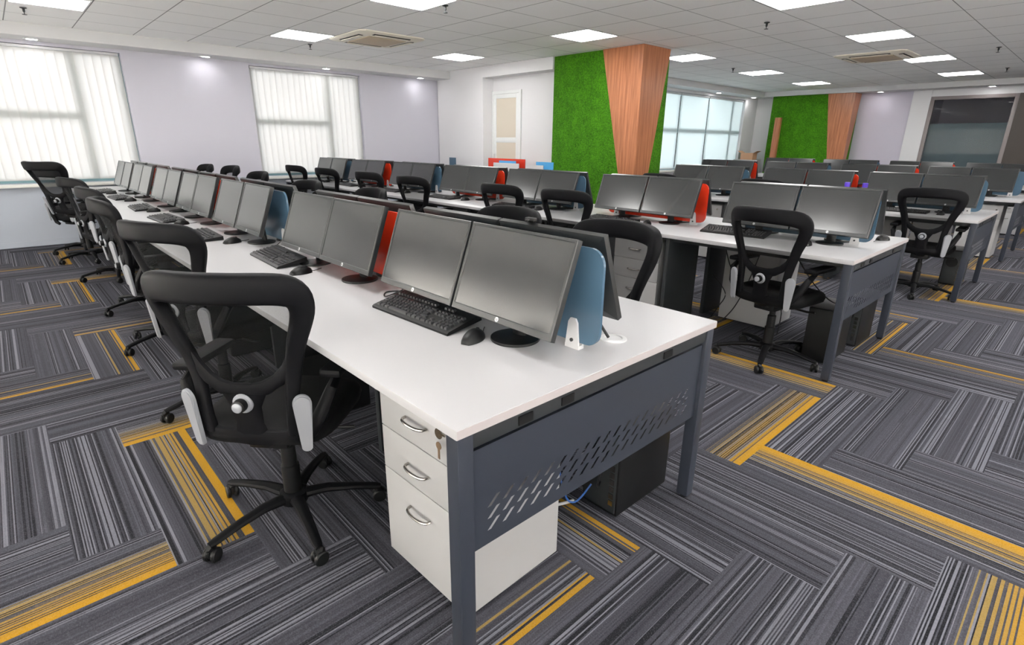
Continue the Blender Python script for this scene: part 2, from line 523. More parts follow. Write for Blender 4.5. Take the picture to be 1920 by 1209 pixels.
# right wall: mauve bay, white pier, dark glazed partition, brown panel
struct(bx('wall_right', M['wall_mauve'], X_R, X_R + 0.2, 2.60, 3.70, 0, CEIL))
struct(bx('wall_right_far', M['wall_white'], X_R, X_R + 0.2, 3.70, Y_B + 0.2, 0, CEIL))
struct(bx('wall_right_pier', M['wall_white'], X_R - 0.05, X_R + 0.2, 2.26, 2.60, 0, CEIL))
struct(bx('wall_right_header', M['wall_white'], X_R - 0.03, X_R + 0.15, 0.0, 2.26, 2.395, CEIL))
struct(bx('wall_right_end', M['brown_panel'], X_R - 0.03, X_R + 0.15, Y_BACK, 0.80, 0, 2.40))
struct(bx('wall_cabin_back', M['wall_mauve'], X_R + 3.0, X_R + 3.2, Y_BACK, Y_FAR, 0, CEIL))
struct(bx('wall_cabin_side', M['wall_mauve'], X_R + 0.2, X_R + 3.0, 2.6, 2.7, 0, CEIL))
struct(bx('wall_cabin_near_side', M['wall_mauve'], X_R + 0.15, X_R + 3.0, 0.4, 0.5, 0, CEIL))
# baseboard of the far wall
struct(bx('baseboard_far', M['wall_blue'], X_LEFT, X_COL, Y_FAR - 0.032, Y_FAR - 0.02, 0, 0.07))

# windows -------------------------------------------------------------------
def window(n, axis, c, a0, a1, z0, z1, mull, tran, fm=None):
    fm = fm or M['window_frame']
    b = MB(); w = 0.06
    def bar(p, q, zl, zh, d=0.05):
        if axis == 'y': b.box(p, q, c, c + d, zl, zh)
        else: b.box(c - d, c, p, q, zl, zh)
    bar(a0, a0 + w, z0, z1); bar(a1 - w, a1, z0, z1)
    bar(a0 + w, a1 - w, z0, z0 + w); bar(a0 + w, a1 - w, z1 - w, z1)
    for x in mull: bar(x - 0.04, x + 0.04, z0 + w, z1 - w, 0.06)
    for (x0, x1, z) in tran: bar(x0, x1, z - 0.045, z + 0.045, 0.055)
    f = b.build('window_%d' % n, fm); struct(f)
    p = MB()
    if axis == 'y': p.box(a0 + w, a1 - w, c + 0.02, c + 0.026, z0 + w, z1 - w)
    else: p.box(c - 0.026, c - 0.02, a0 + w, a1 - w, z0 + w, z1 - w)
    p.build('pane', M['pane'], f)
    return f
window(1, 'y', Y_FAR + 0.10, WIN_A[0][0], WIN_A[0][1], WZ0, WZ1, [0.39, -1.75], [(-3.24, 0.36, 1.645)])
window(2, 'y', Y_FAR + 0.10, WIN_A[1][0], WIN_A[1][1], WZ0, WZ1, [3.87], [(2.64, 3.84, 1.645)])
window(3, 'y', Y_B + 0.10, 9.2, 14.06, 0.80, 2.46, [9.75, 11.0, 12.27, 13.5], [(9.26, 14.0, 1.66)])
window(4, 'x', X_LEFT - 0.10, -4.4, 1.4, 0.06, 2.2, [-1.5], [])  # unseen glazing, made full height to throw more light on the ceiling
window(5, 'x', X_LEFT - 0.10, 1.8, 7.8, 0.06, 2.2, [4.8], [])  # unseen as well, full height for the same added fill
window(7, 'y', Y_BACK - 0.15, -3.0, 8.0, 0.06, 2.2, [0.6, 4.3], [])  # made-up full-height window behind the camera, lets in the rear fill
for nm, (a, bb) in zip(('trim_5', 'trim_6'), WIN_A):
    s = MB(); s.box(a - 0.06, bb + 0.06, Y_FAR - 0.10, Y_FAR + 0.10, 0.755, 0.795, 0.006); struct(s.build(nm, M['sill']))
s = MB(); s.box(9.1, 14.1, Y_B - 0.08, Y_B + 0.10, 0.76, 0.798, 0.006); struct(s.build('trim_7', M['sill']))

def vertical_blind(label, x0, x1, y, z0, z1, pitch, group):
    r = thing('vertical_blind', label, 'window blind', ((x0 + x1) / 2, y, z0))
    cx = (x0 + x1) / 2
    b = MB(); b.box(x0 - cx, x1 - cx, -0.02, 0.025, z1 - z0 - 0.03, z1 - z0, 0.004)
    b.build('headrail', M['white_plastic'], r)
    n = int(round((x1 - x0) / pitch)); pw = (x1 - x0) / n
    me = None
    for k in range(n):
        xx = x0 + (k + 0.5) * pw - cx
        if me is None:
            s = MB(); hw = pw * 0.57
            rows = []
            for q in range(5):
                tq = -1 + q * 0.5
                rows.append([(tq * hw, 0.010 * (1 - tq * tq) + tq * 0.006, 0.03), (tq * hw, 0.010 * (1 - tq * tq) + tq * 0.006, z1 - z0 - 0.032)])
            s.ring_loft(rows, cap=False, closed=False)
            me = s.mesh('slat', M['blind'])
        o = bpy.data.objects.new('slat', me); COL.objects.link(o); o.parent = r
        o.location = (xx, 0, 0)
        o.rotation_euler = (0, 0, random.uniform(-0.05, 0.05))
    return r
vertical_blind('ivory vertical blind over the left far window beside the outermost chair', -3.28, 0.91, Y_FAR + 0.045, WZ0 + 0.005, WZ1 - 0.005, 0.098, None)
vertical_blind('ivory vertical blind over the middle far window beyond the second desk row', 2.60, 4.44, Y_FAR + 0.045, WZ0 + 0.005, WZ1 - 0.005, 0.098, None)
for k, (a, bb) in enumerate([(9.22, 10.98), (11.0, 12.25), (12.27, 14.03)]):
    r = thing('roller_blind', 'white roller blind, %s of three over the far right window' % ['leftmost', 'middle', 'rightmost'][k], 'window blind', (a, Y_B + 0.05, 0.82), 0)
    s = MB(); s.box(0.008, bb - a - 0.008, 0, 0.003, 0.02, 1.60); s.build('fabric', M['shade'], r)
    s = MB(); s.cyl(0.022, 0.0, bb - a, 14, 'x', (0, 0, 1.61)); s.build('roller_tube', M['white_plastic'], r)
    s = MB(); s.box(0.008, bb - a - 0.008, -0.006, 0.009, 0.0, 0.02, 0.003); s.build('bottom_bar', M['white_plastic'], r)
s = MB(); s.box(-2.98, 7.98, Y_BACK - 0.060, Y_BACK - 0.056, 0.07, 2.19)  # unseen sheet that diffuses the fill added at the rear
tag(s.build('roller_blind', M['blind']), 'wide cream roller blind over the added window behind the camera', 'window blind')
for k, (a, bb) in enumerate([(-4.38, 1.38), (1.82, 7.78)]):
    s = MB(); s.box(X_LEFT - 0.06, X_LEFT - 0.056, a, bb, 0.07, 2.19)  # unseen sheets that diffuse the fill added at the left
    tag(s.build('roller_blind', M['blind']), 'unseen cream roller blind on the added left wall window, %s the camera' % ['nearer', 'farther from'][k], 'window blind')

# door in the recess ----------------------------------------------------------
def recess_door():
    x = X_REC; y0, y1, zt = 6.52, 7.20, 2.19
    f = MB()
    for (p, q, zl, zh) in ((y0 - 0.05, y0, 0, zt + 0.05), (y1, y1 + 0.03, 0, zt + 0.05), (y0, y1, zt, zt + 0.05)):
        f.box(x - 0.03, x, p, q, zl, zh, 0.003)
    fr = struct(f.build('door_1', M['frame_white']))
    l = MB(); w = 0.075
    for (p, q, zl, zh) in ((y0 + .002, y0 + w, 0.01, zt - .003), (y1 - w, y1 - .002, 0.01, zt - .003), (y0 + w, y1 - w, zt - w, zt - .003), (y0 + w, y1 - w, 1.36, 1.45), (y0 + w, y1 - w, 0.01, 0.13)):
        l.box(x - 0.025, x - 0.002, p, q, zl, zh, 0.002)
    lf = l.build('door_leaf', M['frame_white'], fr)
    g = MB(); g.box(x - 0.016, x - 0.010, y0 + w, y1 - w, 1.45, zt - w); g.box(x - 0.016, x - 0.010, y0 + w, y1 - w, 0.13, 1.36)
    g.build('door_pane', M['door_glass'], lf)
    h = MB(); h.box(x - 0.06, x - 0.025, y1 - 0.05, y1 - 0.03, 1.0, 1.16, 0.004); h.build('door_handle', M['aluminium'], lf)
recess_door()

# dark glazed partition in the right wall ---------------------------------------
def partition():
    x = X_R; y0, y1, zt = 0.80, 2.26, 2.395
    f = MB(); w = 0.07
    for (p, q, zl, zh) in ((y0, y0 + w, 0, zt), (y1 - w, y1, 0, zt), (y0 + w, y1 - w, zt - w, zt), (y0 + w, y1 - w, 0, 0.09)):
        f.box(x - 0.04, x + 0.06, p, q, zl, zh, 0.003)
    fr = struct(f.build('window_6', M['taupe_frame']))
    g = MB(); g.box(x, x + 0.008, y0 + w, y1 - w, 0.09, zt - w)
    g.build('pane', M['partition_pane'], fr)
    s = MB(); s.box(x + 0.05, x + 0.056, y0 + w, y1 - w, 0.1, 1.845)
    tag(s.build('roller_blind', M['dark_glass_shade']), 'grey roller shade behind the lower dark glass partition', 'window blind')
partition()

# ------------------------------------------------------------------ ceiling fittings
LX = [0.10, 2.615, 5.125, 7.64, 10.20, 12.70]
LY = [6.64, 4.055, 1.49, -1.07, -3.6]  # last two lines are unseen, added to light the room
LROW = ['far', 'middle', 'near', 'added out-of-frame', 'added rearmost']
def ceiling_light():
    r = thing('ceiling_light', '', 'ceiling light', (0, 0, CEIL))
    f = MB(); a, w = 0.306, 0.014
    f.box(-a, a, -a, -a + w, -0.008, 0.0); f.box(-a, a, a - w, a, -0.008, 0.0)
    f.box(-a, -a + w, -a + w, a - w, -0.008, 0.0); f.box(a - w, a, -a + w, a - w, -0.008, 0.0)
    f.build('frame', M['white_plastic'], r)
    d = MB(); d.box(-a + w, a - w, -a + w, a - w, -0.005, -0.001)
    d.build('diffuser', M['led'], r)
    return r
proto = None
for jy, y in enumerate(LY):
    for ix, x in enumerate(LX):
        if jy == 0 and ix > 2: continue
        lab = 'square white LED ceiling panel, %s from the left in the %s line of lights' % (ORD[ix], LROW[jy])
        if proto is None:
            proto = ceiling_light(); proto.location = (x, y, CEIL); proto['label'] = lab; proto['group'] = 'LED ceiling panels'
        else:
            dup(proto, (x, y, CEIL), 0, lab, 'LED ceiling panels')

def cassette(x, y, lab):
    r = thing('air_conditioner', lab, 'air conditioner', (x, y, CEIL), 0)
    p = MB(); a = 0.47
    p.lathe([(0.001, -0.03)], 4) if False else None
    # bevelled square panel
    rings = []
    for (h, z) in ((a, 0.0), (a, -0.012), (a - 0.02, -0.024), (0.30, -0.034)):
        ring = []
        for (sx, sy) in ((1, 1), (-1, 1), (-1, -1), (1, -1)):
            c = 0.06
            if (sx * sy) > 0: ring += [(sx * h, sy * (h - c), z), (sx * (h - c), sy * h, z)]
            else: ring += [(sx * (h - c), sy * h, z), (sx * h, sy * (h - c), z)]
        rings.append(ring)
    p.ring_loft(rings, smooth=False)
    p.build('panel', M['ac_body'], r)
    g = MB(); g.box(-0.27, 0.27, -0.27, 0.27, -0.042, -0.034, 0.004); gg = g.build('intake_grille', M['grille'], r)
    for k in range(4):
        ang = k * PI / 2; mt = Matrix.Rotation(ang, 4, 'Z')
        s = MB(); s.box(-0.26, 0.26, 0.335, 0.40, -0.0335, -0.026, 0, mt); s.build('outlet_slot', M['dark_slot'], r)
        s = MB(); s.box(-0.24, 0.24, 0.345, 0.385, -0.043, -0.036, 0.002, mt); s.build('louver', M['ac_body'], r)
    return r
cassette(3.40, 6.13, 'cream ceiling cassette air conditioner above the second desk row')
cassette(9.40, 1.97, 'cream ceiling cassette air conditioner beside the third near-line panel')

def sprinkler(x, y, lab):
    b = MB()
    b.lathe([(0.03, CEIL), (0.03, CEIL - 0.006), (0.012, CEIL - 0.012), (0.010, CEIL - 0.04), (0.004, CEIL - 0.045), (0.004, CEIL - 0.062), (0.022, CEIL - 0.064), (0.022, CEIL - 0.067)], 12)
    o = b.build('sprinkler', M['steel_dark'])
    for v in o.data.vertices: v.co.x += x; v.co.y += y
    tag(o, lab, 'sprinkler')
sprinkler(-0.072, 7.21, 'small ceiling sprinkler below the leftmost light panel at the far soffit')
sprinkler(2.964, 7.21, 'small ceiling sprinkler between the far soffit and the second far-line panel')
sprinkler(2.965, 4.02, 'small ceiling sprinkler touching the right corner of a middle-line panel')
sprinkler(5.926, 2.13, 'black ceiling sprinkler hanging clear of the green column to its right')
sprinkler(9.60, 0.60, 'black ceiling sprinkler near the right edge, nearest the camera')
sprinkler(12.28, 0.80, 'black ceiling sprinkler above the dark glass partition at far right')
sprinkler(9.283, 4.145, 'small grey ceiling sprinkler in front of the far right window')

def downlight():
    r = thing('downlight', '', 'downlight')
    b = MB(); b.lathe([(0.055, 0.0), (0.085, 0.0), (0.085, -0.006), (0.06, -0.010), (0.055, -0.004)], 20); b.build('trim_ring', M['white_plastic'], r)
    d = MB(); d.lathe([(0.0545, -0.001), (0.0545, -0.006), (0.02, -0.010)], 20); d.build('lens', M['led_spot'], r)
    return r
DL = [(0.02, 8.44, SOF, 'above the left far window'), (1.93, 8.44, SOF, 'above the lilac wall between the far windows'), (3.75, 8.44, SOF, 'above the middle far window'), (5.6, 8.44, SOF, 'above the lilac wall beside the white pier'),
      (12.25, 5.92, SOF + .02, 'above the far right window'), (14.1, 5.92, SOF + .02, 'above the white corner beside the far green wall'), (14.45, 1.23, SOF + .03, 'above the dark glass partition'), (14.45, 3.18, SOF + .03, 'above the mauve wall beside the far wooden column')]
dproto = None
for (x, y, z, w) in DL:
    lab = 'round recessed LED downlight in the soffit ' + w
    if dproto is None:
        dproto = downlight(); dproto.location = (x, y, z); dproto['label'] = lab; dproto['group'] = 'soffit downlights'
    else: dup(dproto, (x, y, z), 0, lab, 'soffit downlights')

# ------------------------------------------------------------------ green columns
def turf_panel(b, axis, c, a0, a1, z0, z1, side, seed):
    """displaced pile sheet; axis 'x' means plane x=c spanning y"""
    rnd = random.Random(seed)
    nx = max(2, int((a1 - a0) / 0.03)); nz = int((z1 - z0) / 0.03)
    vs = []; fs = []
    for k in range(nz + 1):
        for i in range(nx + 1):
            a = a0 + (a1 - a0) * i / nx; z = z0 + (z1 - z0) * k / nz
            e = 0.0 if i in (0, nx) or k in (0, nz) else 1.0
            d = side * (0.012 + e * rnd.uniform(0.0, 0.022))
            aa = a + e * rnd.uniform(-0.008, 0.008)
            vs.append((c + d, aa, z) if axis == 'x' else (aa, c + d, z))
    for k in range(nz):
        for i in range(nx):
            q = k * (nx + 1) + i
            fs.append((q, q + 1, q + nx + 2, q + nx + 1))
    b.add(vs, fs)

def green_column(x, x1, y0, y1, zt, top_w, bot_w, rtop_w, rbot_w, lab, seed):
    """left face at x (faces -x) spanning y0..y1, right face at y0 (faces -y) spanning x..x1"""
    r = thing('feature_column', lab, 'column', (x, y0, 0))
    def L(b): return b
    k = MB(); k.box(0.02, x1 - x, 0.02, y1 - y0, 0, zt, 0); k.build('core', M['wall_white'], r)
    g = MB()
    turf_panel(g, 'x', 0.0, 0.0, y1 - y0, 0.0, zt, -0.35, seed)
    turf_panel(g, 'y', 0.0, 0.0, x1 - x, 0.0, zt, -0.35, seed + 1)
    turf_panel(g, 'y', y1 - y0, 0.0, x1 - x, 0.0, zt, 0.35, seed + 2)
    g.add([(-.004, y1 - y0, 0), (.02, y1 - y0, 0), (.02, y1 - y0, zt), (-.004, y1 - y0, zt), (x1 - x, -.004, 0), (x1 - x, .03, 0), (x1 - x, .03, zt), (x1 - x, -.004, zt)], [(0, 1, 2, 3), (4, 5, 6, 7)])
    g.build('turf_cladding', M['turf'], r, 0.2)
    t = 0.03
    # wooden wedge wrapped round the corner, 3 cm thick
    w = MB()
    vs = [(-t, -t, 0), (-t, -t, zt), (-t, top_w, zt), (-t, bot_w, 0), (rtop_w, -t, zt), (rbot_w, -t, 0),
          (0, top_w, zt), (0, bot_w, 0), (rtop_w, 0, zt), (rbot_w, 0, 0), (0, 0, 0), (0, 0, zt)]
    w.add(vs, [(0, 3, 2, 1), (0, 1, 4, 5), (2, 3, 7, 6), (4, 8, 9, 5), (1, 2, 6, 11), (1, 11, 8, 4), (0, 10, 7, 3), (0, 5, 9, 10), (11, 6, 7, 10), (11, 10, 9, 8)])
    w.build('wood_cladding', M['wood'], r)
    return r
green_column(6.14, 6.80, 3.87, 5.50, CEIL - 0.002, 0.665, 0.03, 0.63, 0.15, 'tall column clad in green turf and a tapering orange wood wedge, mid room', 3)
green_column(14.30, X_R - 0.001, 3.66, 5.50, SOF + 0.028, 0.55, 0.17, 0.42, 0.04, 'far column on the right wall clad in turf with an orange wood wedge', 9)
b = MB(); b.box(0, 0.10, 0, 0.14, 0, 2.02, 0.006)
o = b.build('wooden_post', M['wood']); o.location = (14.10, 5.16, 0)
tag(o, 'slim orange wooden post standing against the far green turf column', 'post')

# ------------------------------------------------------------------ desk rows
X0 = [0.0, 2.79, 5.58, 8.37, 11.16]
Y0 = [0.0, 0.016, -0.15, -0.17, -0.17]
EDGE = [[.115, 1.17, 2.45, 3.52, 4.52, 5.65, 6.70],
        [.075, 1.27, 2.50, 3.63, 4.79, 5.97, 7.10],
        [-.055, 1.03, 2.23],
        [-.03, 1.06, 2.20, 3.36],
        [-.03, 1.10, 2.25, 3.40]]
YEND = [8.32, 8.25, 3.50, 4.70, 4.70]

def end_panel(parent, ya):
    """perforated steel modesty panel closing a desk end, at y=ya"""
    xa, xb, za, zb = 0.052, 1.136, 0.372, 0.664
    xs0, xs1 = 0.10, 1.08; zr = (0.41, 0.515); n, rows = 19, 3
    b = MB(); y = ya + 0.018
    def quad(a, c, zl, zh): b.add([(a, y, zl), (c, y, zl), (c, y, zh), (a, y, zh)], [(0, 1, 2, 3)])
    quad(xa, xb, za, zr[0]); quad(xa, xb, zr[1], zb); quad(xa, xs0, *zr); quad(xs1, xb, *zr)
    cw = (xs1 - xs0) / n; ch = (zr[1] - zr[0]) / rows
    for i in range(n):
        for k in range(rows):
            p, q = xs0 + i * cw, xs0 + (i + 1) * cw; zl, zh = zr[0] + k * ch, zr[0] + (k + 1) * ch
            m_ = cw * 0.08; tk = cw * 0.24; mz = ch * 0.10
            o = [(p, y, zl), (q, y, zl), (q, y, zh), (p, y, zh)]
            h = [(p + m_, y, zl + mz), (p + m_ + tk, y, zl + mz), (q - m_, y, zh - mz), (q - m_ - tk, y, zh - mz)]
            b.add(o + h, [(0, 1, 5, 4), (1, 2, 6, 5), (2, 3, 7, 6), (3, 0, 4, 7)])
    b.box(xa, xb, y + 0.0005, y + 0.022, zb - 0.003, zb); b.box(xa, xb, y + 0.0005, y + 0.022, za, za + 0.003)
    return b.build('end_panel', M['steel'], parent)

def desk_row(r):
    y0, y1 = Y0[r], YEND[r]; L = y1 - y0
    root = thing('desk_row', ['long white back-to-back workstation desk nearest the camera', 'long white workstation desk in the middle, second row from the camera', 'short white workstation desk ending at the green column, third row', 'white workstation desk in the fourth row, showing its end leg at right', 'white workstation desk in the fifth row beside the right wall'][r], 'desk', (X0[r], y0, 0))
    t = MB(); t.box(0, DW, 0, L, DT - 0.026, DT, 0.002); wt = t.build('worktop', M['laminate'], root)
    e = MB(); e.box(0.001, DW - 0.001, -0.0012, 0.0, DT - 0.0245, DT - 0.0025); e.build('edge_band', M['laminate_edge'], wt)
    n = len(EDGE[r])
    for (lx) in (0.006, DW - 0.052):
        for (ly) in (0.004, L - 0.05):
            g = MB(); g.box(lx, lx + 0.046, ly, ly + 0.046, 0.012, DT - 0.0265, 0.003); lg = g.build('leg', M['steel'], root)
            g = MB(); g.cyl(0.018, 0.0, 0.012, 12, 'z', (lx + 0.023, ly + 0.023, 0)); g.build('leg_foot', M['black'], lg)
    for k in range(1, n):
        yy = EDGE[r][k] - y0 - 0.055
        for s in ((0, 1) if r == 1 else (0,)):
            g = MB(); xa, xb = (0.40 if r == 0 else 0.06, 0.50) if s == 0 else (DW - 0.50, DW - 0.06)
            g.box(xa, xb, yy, yy + 0.03, 0.012, DT - 0.0265, 0.003); g.build('panel_leg', M['steel_dark'], root)
    g = MB(); g.box(0.052, DW - 0.052, 0.010, 0.045, DT - 0.072, DT - 0.0265, 0.002); er = g.build('end_rail', M['steel_dark'], root)
    for (xx) in (0.20, 0.36, 0.86):
        g = MB(); g.box(xx, xx + 0.05, 0.006, 0.0095, DT - 0.064, DT - 0.040); g.build('rail_slot', M['black'], er)
    g = MB(); g.box(0.052, DW - 0.052, L - 0.045, L - 0.010, DT - 0.072, DT - 0.0265, 0.002); g.build('end_rail', M['steel_dark'], root)
    end_panel(root, 0.0)
    for (xx) in (0.10, DW - 0.14):
        g = MB(); g.box(xx, xx + 0.04, 0.05, L - 0.05, DT - 0.065, DT - 0.0265, 0.002); g.build('side_rail', M['steel_dark'], root)
    g = MB(); g.box(0.53, 0.66, 0.10, L - 0.10, DT - 0.115, DT - 0.11); g.box(0.53, 0.535, 0.10, L - 0.10, DT - 0.11, DT - 0.0265); g.box(0.655, 0.66, 0.10, L - 0.10, DT - 0.11, DT - 0.0265)
    g.build('cable_tray', M['steel_dark'], root)
    return root
for r in range(5): desk_row(r)

# ------------------------------------------------------------------ divider screens
def make_divider(m, name):
    r = thing(name, '', 'desk divider')
    L, h0, h1, rad = 0.95, 0.022, 0.322, 0.05
    pts = []
    for (cx, cz, a0) in ((L - rad, h1 - rad, 0), (rad, h1 - rad, 90), (rad, h0 + rad, 180), (L - rad, h0 + rad, 270)):
        for k in range(7):
            a = math.radians(a0 + 15 * k); pts.append((cx + rad * math.cos(a), cz + rad * math.sin(a)))
    b = MB(); b.prism(pts, 'x', -0.005, 0.005)
    b.build('panel', m, r)
    for yy in (0.10, L - 0.10):
        c = MB()
        for s in (-1, 1):
            prof = [(yy - 0.028, 0.0), (yy + 0.028, 0.0), (yy + 0.018, 0.085), (yy + 0.010, 0.098), (yy - 0.010, 0.098), (yy - 0.018, 0.085)]
            c.prism(prof, 'x', s * 0.006, s * 0.013)
        c.box(-0.013, 0.013, yy - 0.028, yy + 0.028, 0.0, 0.012)
        cl = c.build('clamp', M['white_plastic'], r)
        d = MB(); d.cyl(0.006, -0.017, 0.017, 10, 'x', (0, yy, 0.028)); d.build('screw', M['steel_dark'], cl)
    return r
DIV = {}
for r in range(5):
    for k, e in enumerate(EDGE[r]):
        if (r, k) in ((0, 4), (0, 6)): continue
        col = 'blue' if (k % 2 == 0) == (r != 99) else 'red'
        y = e - 0.03 if k else Y0[r] + 0.072
        lab = '%s acrylic divider between the monitors at the %s seat, %s' % ('blue-grey' if col == 'blue' else 'red', ORD[k], ROWN[r])
        loc = (X0[r] + 0.595, y, DT)
        if col not in DIV:
            DIV[col] = make_divider(M[col], 'desk_divider'); DIV[col].location = loc; DIV[col]['label'] = lab; DIV[col]['group'] = 'desk dividers'
        else: dup(DIV[col], loc, 0, lab, 'desk dividers')

# ------------------------------------------------------------------ monitor
MW, MH = 0.466, 0.300
def text_mesh(txt, size, name, m, parent, mtx):
    cu = bpy.data.curves.new('letters', 'FONT'); cu.body = txt; cu.size = size; cu.extrude = 0.0003; cu.align_x = 'CENTER'; cu.align_y = 'CENTER'
    to = bpy.data.objects.new('letters', cu); COL.objects.link(to)
    dg = bpy.context.evaluated_depsgraph_get()
    me = bpy.data.meshes.new_from_object(to.evaluated_get(dg))
    bpy.data.objects.remove(to); me.transform(mtx); me.materials.clear(); me.materials.append(m)
    o = bpy.data.objects.new(name, me); COL.objects.link(o); o.parent = parent
    return o

def make_monitor():
    """user sits on -x side; screen faces -x; origin at desk under the base centre"""
    r = thing('monitor', '', 'monitor')
    tilt = math.radians(20)
    # screen-plane frame: origin at bottom centre of the front, v up the screen, n outwards (towards the user)
    mt = Matrix.Translation((-0.085, 0, 0.074)) @ Matrix.Rotation(tilt, 4, 'Y')
    bz, bt, bb = 0.011, 0.012, 0.022
    h = MB()
    hw = MW / 2
    # front bezel ring with recess for the screen, in local coords x = depth (0 front, + back)
    def ringpts(x, ins, insb): return [(x, -hw + ins, insb), (x, hw - ins, insb), (x, hw - ins, MH - ins), (x, -hw + ins, MH - ins)]
    R = [ringpts(0.003, bz, bb), ringpts(0.0, bz - 0.002, bb - 0.002), ringpts(0.0, 0.002, 0.002), ringpts(0.003, 0.0, 0.0), ringpts(0.022, 0.0, 0.0), ringpts(0.030, 0.02, 0.02), ringpts(0.046, 0.10, 0.07), ringpts(0.048, 0.12, 0.09)]
    R = [[mt @ Vector(p) for p in q] for q in R]
    h.ring_loft(R, cap=False, smooth=False)
    n0 = [h.bm.verts.new(p) for p in R[-1]]; h.bm.faces.new(n0)
    hs = h.build('housing', M['bezel'], r, 0.3)
    s = MB(); q = [mt @ Vector(p) for p in ringpts(0.0028, bz - 0.0002, bb - 0.0002)]
    s.add(q, [(0, 1, 2, 3)]); s.build('screen', M['screen'], r)
    lg = MB(); lg.lathe([(0.0075, -0.0012), (0.0075, 0.001)], 20, 'x', (0, 0, 0.0115))
    for v in lg.bm.verts: v.co = mt @ v.co
    lo = lg.build('logo', M['logo'], hs)
    text_mesh('hp', 0.0115, 'logo_letters', M['steel'], lo, mt @ Matrix.Translation((-0.0014, 0, 0.0118)) @ Matrix(((0, 0, -1, 0), (-1, 0, 0, 0), (0, 1, 0, 0), (0, 0, 0, 1))))
    st = MB()
    st.tube([(0.020, 0, 0.012), (0.016, 0, 0.08), (0.008, 0, 0.17), (0.004, 0, 0.21)], [0.030, 0.027, 0.027, 0.03], [0.014, 0.012, 0.011, 0.012], 12, (1, 0, 0))
    st.build('stand_neck', M['black'], r)
    ba = MB(); ba.lathe([(0.080, 0.0), (0.082, 0.003), (0.081, 0.009), (0.055, 0.0135), (0.03, 0.015)], 36)
    ba.build('stand_base', M['black'], r)
    return r
mon = make_monitor()
first = [True]
def put_monitor(x, y, rz, lab, grp):
    if first[0]:
        mon.location = (x, y, DT); mon.rotation_euler = (0, 0, rz); mon['label'] = lab; mon['group'] = grp; first[0] = False
    else: dup(mon, (x, y, DT), rz, lab, grp)

MON_BASE = 0.505
rm = random.Random(5)
for r in range(5):
    for k, e in enumerate(EDGE[r]):
        gap = 0.478
        for s, side in ((0, 'right-hand'), (1, 'left-hand')):
            y = e + 0.233 + s * gap
            jit = math.radians(rm.uniform(-0.8, 0.8)) if (r, k) != (0, 0) else 0
            put_monitor(X0[r] + MON_BASE, y, jit, 'black monitor, %s of the pair facing left at the %s seat, %s' % (side, ORD[k], ROWN[r]), 'monitors facing left, ' + ROWN[r])
        for s, side in ((0, 'nearer'), (1, 'farther')):
            y = e + 0.24 + s * gap
            put_monitor(X0[r] + DW - MON_BASE, y, PI + math.radians(rm.uniform(-0.8, 0.8)), 'black monitor seen from behind, %s of the pair at the %s seat, %s' % (side, ORD[k], ROWN[r]), 'monitors facing right, ' + ROWN[r])

# ------------------------------------------------------------------ keyboard and mouse
def make_keyboard():
    r = thing('keyboard', '', 'keyboard')
    b = MB()
    # wedge body: x depth (user side -x), y width
    prof = [(-0.078, 0.0), (0.078, 0.004), (0.078, 0.026), (-0.070, 0.012), (-0.078, 0.008)]
    b.prism(prof, 'y', -0.228, 0.228)
    b.build('body', M['black'], r)
    k = MB(); pitch = 0.019
    def z(x): return 0.012 + (x + 0.070) * (0.014 / 0.148)
    def key(x, y, w, d=0.0155):
        zt = z(x) + 0.0075; zb = z(x) - 0.001; i = 0.0022
        hw, hd = w / 2, d / 2
        vs = [(x - hd, y - hw, zb), (x + hd, y - hw, zb), (x + hd, y + hw, zb), (x - hd, y + hw, zb), (x - hd + i, y - hw + i, zt), (x + hd - i, y - hw + i, zt), (x + hd - i, y + hw - i, zt), (x - hd + i, y + hw - i, zt)]
        k.add(vs, [(0, 1, 5, 4), (1, 2, 6, 5), (2, 3, 7, 6), (3, 0, 4, 7), (4, 5, 6, 7)])
    for row in range(6):
        x = -0.058 + row * pitch + (0.008 if row == 5 else 0)
        y0 = 0.215
        if row == 0:
            wid = [0.023] * 3 + [0.115] + [0.023] * 4
        elif row == 5: wid = [0.0155] * 13
        else: wid = [[0.036], [0.030], [0.026], [0.0155]][row - 1] + [0.0155] * (11 if row < 4 else 12) + [[0.040], [0.030], [0.034], [0.032]][row - 1]
        y = y0
        for w in wid:
            key(x, y - w / 2, w); y -= w + 0.0035
        if row in (0, 3, 4, 5) or row == 1:
            for q in range(3):
                if row == 1 and q != 1: continue
                key(x, -0.082 - q * pitch, 0.0155)
        if row < 5:
            for q in range(4): key(x, -0.146 - q * pitch, 0.0155)
    k.build('keys', M['key'], r, 0.2)
    c = MB(); c.tube([(0.078, 0.05, 0.015), (0.092, 0.10, 0.008), (0.092, 0.16, 0.006), (0.080, 0.225, 0.004), (0.062, 0.252, 0.004)], 0.0022, None, 6)
    c.build('lead', M['cable'], r)
    return r
def make_mouse():
    r = thing('mouse', '', 'mouse')
    rings = []
    for k in range(9):
        t = k / 8; x = -0.052 + 0.104 * t
        w = 0.031 * math.sin(PI * (0.07 + 0.86 * t)) ** 0.5; h = 0.038 * math.sin(PI * (0.08 + 0.80 * t)) ** 0.7
        rings.append([(x, w * math.cos(a), max(0.0, h * math.sin(a))) for a in [PI * i / 10 for i in range(11)]])
    b = MB(); b.ring_loft(rings, cap=True, closed=True); b.build('shell', M['black'], r, 1.2)
    w = MB(); w.cyl(0.010, -0.003, 0.003, 14, 'y', (0.026, 0, 0.026)); w.build('scroll_wheel', M['black'], r)
    c = MB(); c.tube([(0.05, 0, 0.008), (0.07, 0.004, 0.004), (0.10, 0.02, 0.0025), (0.125, 0.03, 0.0025)], 0.0018, None, 6); c.build('lead', M['cable'], r)
    return r
